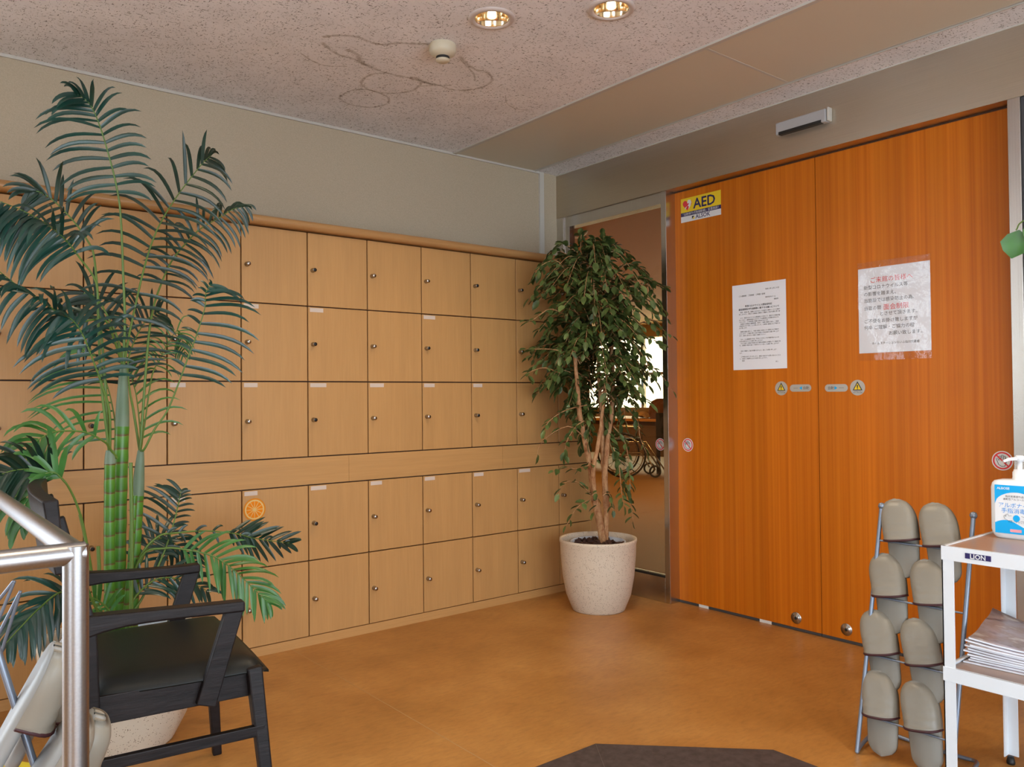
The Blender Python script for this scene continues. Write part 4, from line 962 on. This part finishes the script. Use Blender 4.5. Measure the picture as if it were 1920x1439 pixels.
# ------------------------------------------------------------------ slippers
def slipper_meshes(upper_m, sole_m):
    """local frame: x across, y along (toe +y), z up from the sole; heel at y=0, length .262"""
    Ln = .262
    def hw(t_):     # half width along the sole
        return .0 if t_ <= 0 or t_ >= 1 else (.037 + .011 * t_ ** .9) * min(1, (1 - (1 - min(t_ / .16, 1)) ** 2) ** .5) * (1 if t_ < .66 else (1 - ((t_ - .66) / .34) ** 2.3) ** .5)
    n = 28; so = MB(); ts = [.0005 + .999 * i / n for i in range(n + 1)]
    off = lambda t_: .004 - .016 * max(0, t_ - .5) ** 1.3 * 2
    rows_ = []
    for t_ in ts:
        h_ = hw(t_); z_ = .004 * t_
        rows_.append([(off(t_) - h_, t_ * Ln, z_), (off(t_) - h_ * 1.03, t_ * Ln, z_ + .010), (off(t_) - h_ * .9, t_ * Ln, z_ + .017), (off(t_), t_ * Ln, z_ + .018), (off(t_) + h_ * .9, t_ * Ln, z_ + .017), (off(t_) + h_ * 1.03, t_ * Ln, z_ + .010), (off(t_) + h_, t_ * Ln, z_)])
    so.v = [V(p) for r_ in rows_ for p in r_]
    for i in range(n):
        for a in range(7): so.f.append([i * 7 + a, i * 7 + (a + 1) % 7, i * 7 + 7 + (a + 1) % 7, i * 7 + 7 + a]); so.mi.append(0); so.sm.append(True)
    up = MB(); t0 = .44; m_ = 16; k_ = 14
    for i in range(m_ + 1):
        t_ = t0 + (.992 - t0) * i / m_; tt = t_; h_ = hw(tt) * 1.05
        q_ = (t_ - t0) / (1 - t0)
        hh = (.046 - .020 * q_) * (1 if t_ < .86 else max(.0, 1 - ((t_ - .86) / .145) ** 2) ** .5) + .004
        hh += (.0028 * sin((t_ - t0) * 62 + .6)) * max(0, 1 - 1.7 * q_)
        for j in range(k_ + 1):
            a = pi * j / k_; ca, sa = cos(a), sin(a)
            x = off(tt) - h_ * (abs(ca) ** .72) * (1 if ca > 0 else -1); z = .006 + hh * (sa ** .62) * (1 + .12 * ca)
            yb = t_ * Ln + (.010 * (1 - sa) if i == 0 else 0)
            up.v.append(V((x, yb, z)))
    up.f.append(list(range(m_ * (k_ + 1), (m_ + 1) * (k_ + 1)))); up.mi.append(0); up.sm.append(False)
    for i in range(m_):
        for j in range(k_):
            a = i * (k_ + 1) + j; up.f.append([a, a + k_ + 1, a + k_ + 2, a + 1]); up.mi.append(0); up.sm.append(True)
    tr_ = MB().tube([v_.copy() for v_ in up.v[:k_ + 1]], .0042, 6)
    out = []
    for nm, mb, mt_, sol in (('sole', so, sole_m, 0), ('upper', up, upper_m, .002), ('binding', tr_, M['trim'], 0)):
        o = mb.build(nm, mt_, fix=(nm != 'upper'))
        if sol: md = o.modifiers.new('s', 'SOLIDIFY'); md.thickness = sol
        COL.objects.unlink(o); out.append(o)
    return out
SL = slipper_meshes(M['slipper'], M['slipper2'])
SP = slipper_meshes(M['slipper_pale'], M['insole'])
def slipper(M4, src, label, group):
    r = bpy.data.objects.new('slipper', None); COL.objects.link(r); r.matrix_world = M4; r.empty_display_size = .03
    tag(r, label, 'slipper', group)
    for s in src:
        c = s.copy(); COL.objects.link(c); c.parent = r
    return r
# right rack: leaning front, floor loop behind
rk_ = thing('slipper_rack', (2.40, 1.14, 0), 'grey blue tube slipper rack standing before the right door leaf', 'rack')
yl, yr = 1.278, 1.004
lean = lambda z: 2.36 + .24 * z
for yy in (yl, yr):
    MB().tube([(2.36, yy, .006), (lean(.735), yy, .735)], .0065, 12).build('upright', M['rack'], rk_)
    MB().lathe([(0, -.011), (.008, -.008), (.011, 0), (.008, .008), (0, .011)], (lean(.738), yy, .738), 14).build('ball_end', M['rack'], rk_)
lp = [(2.36, yl, .007), (2.41, yl + .012, .010), (2.48, yl + .012, .022), (2.55, yl - .01, .012), (2.56, yl - .05, .008), (2.555, (yl + yr) / 2, .008), (2.56, yr + .05, .008), (2.55, yr + .01, .012), (2.48, yr - .012, .022), (2.41, yr - .012, .010), (2.36, yr, .007)]
MB().tube(cr(lp, 60), .0062, 10).build('floor_loop', M['rack'], rk_)
rz = [.115, .290, .462, .632]
for z in rz: MB().tube([(lean(z), yr, z), (lean(z), yl, z)], .0032, 8).build('rung', M['rack'], rk_)
nm_ = ['lowest', 'second lowest', 'third', 'top']
rr_ = random.Random(2)
offs = {(3, 0): (1.213, .17), (3, 1): (1.093, .18), (2, 0): (1.233, .17), (2, 1): (1.105, .16), (1, 0): (1.240, .22), (1, 1): (1.113, .22), (0, 0): (1.226, .10), (0, 1): (1.100, .17)}
for (ri, si), (yy, tw) in offs.items():
    z = rz[ri]; x = lean(z)
    zt = V((-.92, 0, .38)).normalized()
    zt = V((-.97, 0, .235)).normalized()          # slipper's upper faces the lobby
    yt = V((.235, 0, .97)); yt = (yt - zt * yt.dot(zt)).normalized()
    Rm = Matrix.Rotation(tw, 3, zt); yv = Rm @ yt; xv = yv.cross(zt).normalized()
    heel = V((x, yy, z)) - yv * .105 - zt * .030 + V((0, .0, 0))
    M4 = Matrix(((xv.x, yv.x, zt.x, heel.x), (xv.y, yv.y, zt.y, heel.y), (xv.z, yv.z, zt.z, heel.z), (0, 0, 0, 1)))
    M4 = M4 @ Matrix.Diagonal((1.10, .94, .95, 1))
    slipper(M4, SL, 'taupe leather slipper, %s on the %s rung of the slipper rack before the doors' % ('left' if si == 0 else 'right', nm_[ri]), 'slippers on the right rack')

# left rack, close to the camera
lr = thing('slipper_rack', (.12, 1.62, 0), 'grey wire slipper rack cut off at the lower left, behind the handrail post', 'rack')
def dp(px, py, d): return CAM_POS + ray(px, py) * d
t_ = dp(0, 1235, 1.50); b_ = dp(66, 1439, 1.50); dd = (b_ - t_)
MB().tube([t_ - dd * .8, b_ + dd * ((b_.z - .0) / -dd.z)], .0068, 12).build('upright', M['rack'], lr)
tb2 = t_ - dd * .8
for (a1, a2, a3, d) in (((-30, 1160), (28, 1088), (-40, 1255), 1.62), ((-20, 1225), (38, 1110), (-30, 1330), 1.66)):
    A1, A2, A3 = dp(*a1, d), dp(*a2, d), dp(*a3, d)
    u1 = (A1 - A2).normalized(); u3 = (A3 - A2).normalized()
    pts = [A1, A2 + u1 * .02, A2 + u1 * .006, A2 + u3 * .006, A2 + u3 * .02, A3, A3 + (A3 - A2) * 1.0]
    MB().tube(cr(pts, 36), .0034, 8).build('wire_hoop', M['rack'], lr)
o2 = dp(-80, 1439, 1.7); MB().tube([V((o2.x, o2.y, 0)), V((o2.x + .02, o2.y, .62))], .0068, 10).build('upright', M['rack'], lr)
for z in (.16, .36): MB().tube([V((o2.x, o2.y, z)), dp(30, 1330, 1.5) * 0 + V((b_.x - .02, b_.y, z))], .0034, 8).build('rung', M['rack'], lr)
def slip_from(pt_toe, pt_heel, d0, d1, face, src, label, sc_=1.0):
    a_ = dp(*pt_toe, d0); h = dp(*pt_heel, d1); yv = (a_ - h).normalized(); face = V(face); zt = (face - yv * face.dot(yv)).normalized(); xv = yv.cross(zt)
    L = .262; h = a_ - yv * L * sc_
    M4 = Matrix(((xv.x, yv.x, zt.x, h.x), (xv.y, yv.y, zt.y, h.y), (xv.z, yv.z, zt.z, h.z), (0, 0, 0, 1))) @ Matrix.Diagonal((1.25, sc_, 1.25, 1))
    return slipper(M4, src, label, 'slippers on the left rack')
fz = R_ * .85 + W_ * .50 - V((0, 0, .36))
slip_from((96, 1203), (-30, 1440), 1.46, 1.46, fz, SP, 'pale slipper hanging toe up at lower left, nearest of the upper pair', 1.05)
slip_from((116, 1195), (10, 1430), 1.58, 1.58, fz, SP, 'pale slipper mostly hidden behind the upper slipper at lower left', 1.05)
slip_from((140, 1330), (0, 1560), 1.44, 1.44, fz, SP, 'pale slipper low at the left, its toe cut off by the handrail post', 1.05)
slip_from((172, 1330), (40, 1560), 1.52, 1.52, fz, SP, 'pale slipper whose toe shows right of the handrail post', 1.05)
# yellow plastic thing on the floor
yo = MB().hexa([(.33, 2.88, 0), (.44, 2.72, 0), (.36, 2.62, 0), (.24, 2.80, 0)], [(.335, 2.875, .02), (.435, 2.725, .02), (.36, 2.64, .02), (.25, 2.80, .02)])
tag(yo.build('plastic_wedge', M['yellow_plastic'], origin=(.34, 2.76, 0), bevel=.004), 'bright yellow plastic piece on the floor at the lower left', 'wedge')

# ------------------------------------------------------------------ white trolley
gx0, gx1, gy1, gy0 = 2.238, 2.655, .967, .42
wg = thing('trolley', ((gx0 + gx1) / 2, (gy0 + gy1) / 2, 0), 'white metal two-shelf trolley at the right edge carrying a pump bottle', 'trolley')
for x in (gx0, gx1):
    for y in (gy0, gy1):
        sx_ = 1 if x == gx0 else -1; sy_ = 1 if y == gy0 else -1
        l = MB().box((min(x, x + sx_ * .003), min(y, y + sy_ * .030), .022), (max(x, x + sx_ * .003), max(y, y + sy_ * .030), .690))
        l.box((min(x, x + sx_ * .030), min(y, y + sy_ * .003), .022), (max(x, x + sx_ * .030), max(y, y + sy_ * .003), .690))
        lo = l.build('leg', M['wagon'], wg)
        MB().lathe([(0, 0), (.011, 0), (.012, .006), (.008, .022), (0, .022)], (x + sx_ * .012, y + sy_ * .012, 0), 14).build('foot', M['dark'], lo)
for i, z in enumerate((.655, .335)):
    s = MB(); e = .0015; h = .037
    s.box((gx0 - e, gy0, z), (gx0 + .002, gy1, z + h)).box((gx1 - .002, gy0, z), (gx1 + e, gy1, z + h)).box((gx0, gy0 - e, z), (gx1, gy0 + .002, z + h)).box((gx0, gy1 - .002, z), (gx1, gy1 + e, z + h))
    s.box((gx0, gy0, z + h - .003), (gx0 + .008, gy1, z + h)).box((gx1 - .008, gy0, z + h - .003), (gx1, gy1, z + h)).box((gx0, gy0, z + h - .003), (gx1, gy0 + .008, z + h)).box((gx0, gy1 - .008, z + h - .003), (gx1, gy1, z + h))
    so = s.build('shelf_frame', M['wagon'], wg)
    dz = .002 if i == 0 else .010
    MB().box((gx0 + .003, gy0 + .003, z + h - dz - .006), (gx1 - .003, gy1 - .003, z + h - dz)).build('shelf_board', M['wagon_top'], so)
pl = MB().box((gx0 - .0028, .845, .667), (gx0 - .0015, .907, .681)).build('name_plate', M['navy'], wg)
text([('LION', 0, 0, .0165, 'CENTER')], M['signwhite'], wg, face_mx(.876, .6685, gx0 - .0032), bold=.025)

# pump bottle
bd = V((.06, -.998, 0)); bn = V((-.998, -.06, 0)); bc = at(1895, 1010, .88) * 0 + V((2.515, .872, .690))
bt = thing('pump_bottle', tuple(bc), 'white hand sanitiser pump bottle with blue and white label on the trolley', 'bottle')
def bp_(u, d, z): return bc + bd * u + bn * d + V((0, 0, z))
hw_, hd_, H_ = .069, .036, .163
def rrect(w, d, n=8, e=.45):
    out = []
    for i in range(4 * n):
        a = 2 * pi * i / (4 * n); ca, sa = cos(a), sin(a)
        out.append((w * math.copysign(abs(ca) ** e, ca), d * math.copysign(abs(sa) ** e, sa)))
    return out
bm_ = MB(); lv = [(0, .80), (.004, .88), (.012, .95), (.024, 1), (H_ - .022, 1), (H_ - .010, .96), (H_ - .003, .88), (H_, .70), (H_ + .002, .30)]
for z, s_ in lv:
    ws = hw_ - (1 - s_) * .07; ds = hd_ - (1 - s_) * .04
    for u, d in rrect(max(ws, .015), max(ds, .012)): bm_.v.append(bp_(u, d, z))
n = 32
for i in range(len(lv) - 1):
    for k in range(n): bm_.f.append([i * n + k, i * n + (k + 1) % n, (i + 1) * n + (k + 1) % n, (i + 1) * n + k]); bm_.mi.append(0); bm_.sm.append(True)
bm_.f += [list(range(n)), list(range((len(lv) - 1) * n, len(lv) * n))]; bm_.mi += [0, 0]; bm_.sm += [False, False]
bm_.build('bottle_body', M['plastic'], bt)
cpn = MB()
cpn.lathe([(.019, 0), (.019, .006), (.018, .006), (.018, .022), (.016, .024), (.0145, .030), (.0065, .030), (.0065, .052), (.0105, .052), (.011, .066), (.009, .069), (0, .069)], bp_(0, 0, H_), 28)
cpn.build('pump_collar', M['plastic'], bt)
a = bp_(0, 0, H_ + .060); MB().tube([a, a + (-R_ * .030 + V((0, 0, -.002))), a + (-R_ * .046 + V((0, 0, -.008)))], [.0055, .0045, .0035], 10).build('nozzle', M['plastic'], bt)
LM = Matrix(((bd.x, 0, bn.x, 0), (bd.y, 0, bn.y, 0), (0, 1, 0, 0), (0, 0, 0, 1)))
LM = Matrix.Translation(bp_(0, hd_ + .0008, .083)) @ LM
LB = lambda dz: LM @ Matrix.Translation((0, 0, dz))
lw, lh = .053, .067
MB().prism([(-lw, -lh), (lw, -lh), (lw, lh), (-lw, lh)], LB(-.0005), .0006).build('label', M['signwhite'], bt)
arc = [(-lw + 2 * lw * i / 20, .026 + .022 * sin(pi * min(1, max(0, (i / 20 - .05) / .9))) ** .6 * 1.0) for i in range(21)]
arc[0] = (-lw, -.004 + .018); arc[1] = (arc[1][0], .028)
MB().prism([(-lw, lh), ] + arc + [(lw, lh)], LB(.0003), .0003).build('label_top', M['cyan'], bt)
arc2 = [(-lw + 2 * lw * i / 20, -.042 + .012 * sin(pi * (i / 20) * 1.6 + .3)) for i in range(21)]
MB().prism([(-lw, -lh)] + [(lw, -lh)] + arc2[::-1], LB(.0003), .0003).build('label_base', M['cyan'], bt)
text([('アルボナース', 0, .006, .0150, 'CENTER'), ('手指消毒剤', 0, -.009, .0150, 'CENTER')], M['blueink'], bt, LB(.0006), res=1, bold=0)
text([('指定医薬部外品', -.004, .034, .0065, 'CENTER'), ('速乾性アルコール製剤', 0, .026, .0065, 'CENTER'), ('手肌にやさしい', 0, -.036, .006, 'CENTER')], M['ink'], bt, LB(.0006), res=1)
MB().prism([(.0085 * cos(a), -.0235 + .0095 * sin(a)) for a in [2 * pi * i / 24 for i in range(24)]], LB(.0006), .0002).build('emblem', M['cyan'], bt)
hands = MB()
for s in (-1, 1):
    hands.tube([LB(.0008) @ V((s * x, y, 0)) for x, y in ((.010, -.030), (.020, -.031), (.029, -.026), (.031, -.019), (.028, -.016), (.026, -.021), (.025, -.014), (.021, -.013), (.019, -.018), (.012, -.017))], .0004, 4)
hands.build('hands_emblem', M['ink'], bt)
text([('ALBOSE', -.047, .055, .009, 'LEFT')], M['signwhite'], bt, LB(.0008), bold=.02)
MB().prism([(-.016, -.062), (.012, -.062), (.012, -.054), (-.016, -.054)], LB(.0007), .0002).build('red_tab', mat('pink_tab', (.8, .35, .4), .5), bt)
text([('1000mL', .017, -.061, .009, 'LEFT')], M['signwhite'], bt, LB(.0008), bold=.02)

# newspapers on the middle shelf
nr = random.Random(8)
for i in range(10):
    z0 = .363 + i * .0062; nx_, ny_ = 12, 6
    cx_, cy_ = 2.475 + nr.uniform(-.006, .006), .800 + nr.uniform(-.006, .006); rot = Matrix.Rotation(radians(6 + nr.uniform(-4, 4)), 3, 'Z')
    s = MB(); tops = []; bots = []
    for a in range(nx_ + 1):
        for b_ in range(ny_ + 1):
            u = -.125 + .25 * a / nx_; w = -.185 + .345 * b_ / ny_
            lift = .016 * max(0, (w + .02) / .20) ** 2 * (i / 9) + (.012 * math.exp(-((u - .03) / .05) ** 2) * (1 if i == 9 else .35 * i / 9)) + (.03 * max(0, (u - .02) / .1) ** 1.5 * max(0, (w - .02) / .15) if i > 6 else 0)
            p = rot @ V((u, w, 0)) + V((cx_, cy_, z0 + lift)); tops.append(p + V((0, 0, .0042))); bots.append(p)
    s.v = tops + bots; n1 = len(tops); w1_ = ny_ + 1
    for a in range(nx_):
        for b_ in range(ny_):
            k = a * w1_ + b_; s.f.append([k, k + w1_, k + w1_ + 1, k + 1]); s.mi.append(0); s.f.append([n1 + k, n1 + k + 1, n1 + k + w1_ + 1, n1 + k + w1_]); s.mi.append(1)
    ed = [a * w1_ for a in range(nx_ + 1)] + [nx_ * w1_ + j for j in range(1, w1_)] + [a * w1_ + ny_ for a in range(nx_ - 1, -1, -1)] + [j for j in range(ny_ - 1, 0, -1)]
    for a, b_ in zip(ed, ed[1:] + ed[:1]): s.f.append([a, b_, n1 + b_, n1 + a]); s.mi.append(1)
    s.sm = [True if m == 0 else False for m in s.mi]
    o = s.build('newspaper', [M['news'], M['paper']], origin=(cx_, cy_, z0))
    if i == 9: tag(o, 'folded printed newspaper on top of the stack on the trolley shelf', 'newspaper', 'newspapers on the trolley shelf')
    else: tag(o, ('lowest newspaper of the stack, lying on the trolley shelf board' if i == 0 else 'newspaper in the trolley shelf stack, %s from the top' % ['second', 'third', 'fourth', 'fifth', 'sixth', 'seventh', 'eighth', 'ninth'][8 - i]), 'newspaper', 'newspapers on the trolley shelf')

# ------------------------------------------------------------------ plant at the right edge
kx, ky = 3.02, .76
gp = thing('trailing_plant', (kx, ky, 0), 'green leafy climbing plant cut off by the right edge of the photo', 'potted plant')
MB().lathe([(0, 0), (.12, 0), (.125, .01), (.16, .30), (.165, .32), (.15, .32), (.145, .28), (0, .28)], (kx, ky, 0), 40).build('planter', M['pot'], gp)
MB().tube([(kx, ky, .27), (kx, ky, 1.72)], .02, 12).build('moss_pole', M['soil'], gp)
lm = MB(); st2 = MB(); r2 = random.Random(6); GL = M['palm_green']
targets = [at(1906, 452, .985) , at(1912, 425, .98)]
for i in range(34):
    z = .45 + 1.25 * i / 33; a = i * 2.4; b0 = V((kx, ky, z)); d = V((cos(a), sin(a), .2)); e = b0 + d * .12
    if e.x > 3.25: e.x = 3.25
    st2.tube([b0, b0.lerp(e, .5) + V((0, 0, .02)), e], .0022, 5); leaf_add(lm, e, d * .6 + V((0, 0, -.7)), d + V((0, 0, .4)), .10, .075)
tip = at(1905, 432, 1.03)
st2.tube(cr([V((kx, ky, 1.58)), V((kx, ky + .1, 1.70)), tip + V((0, -.03, .03)), tip], 14), .0024, 6)
leaf_add(lm, tip + V((0, -.01, 0)), V((-.05, .25, -1)), CAM_POS - tip, .095, .09)
leaf_add(lm, tip + V((0, -.03, .02)), V((0, -.5, -.6)), CAM_POS - tip, .085, .075)
sb = st2.build('stems', M['rachis'], gp); lm.build('leaves', GL, gp, fix=False)
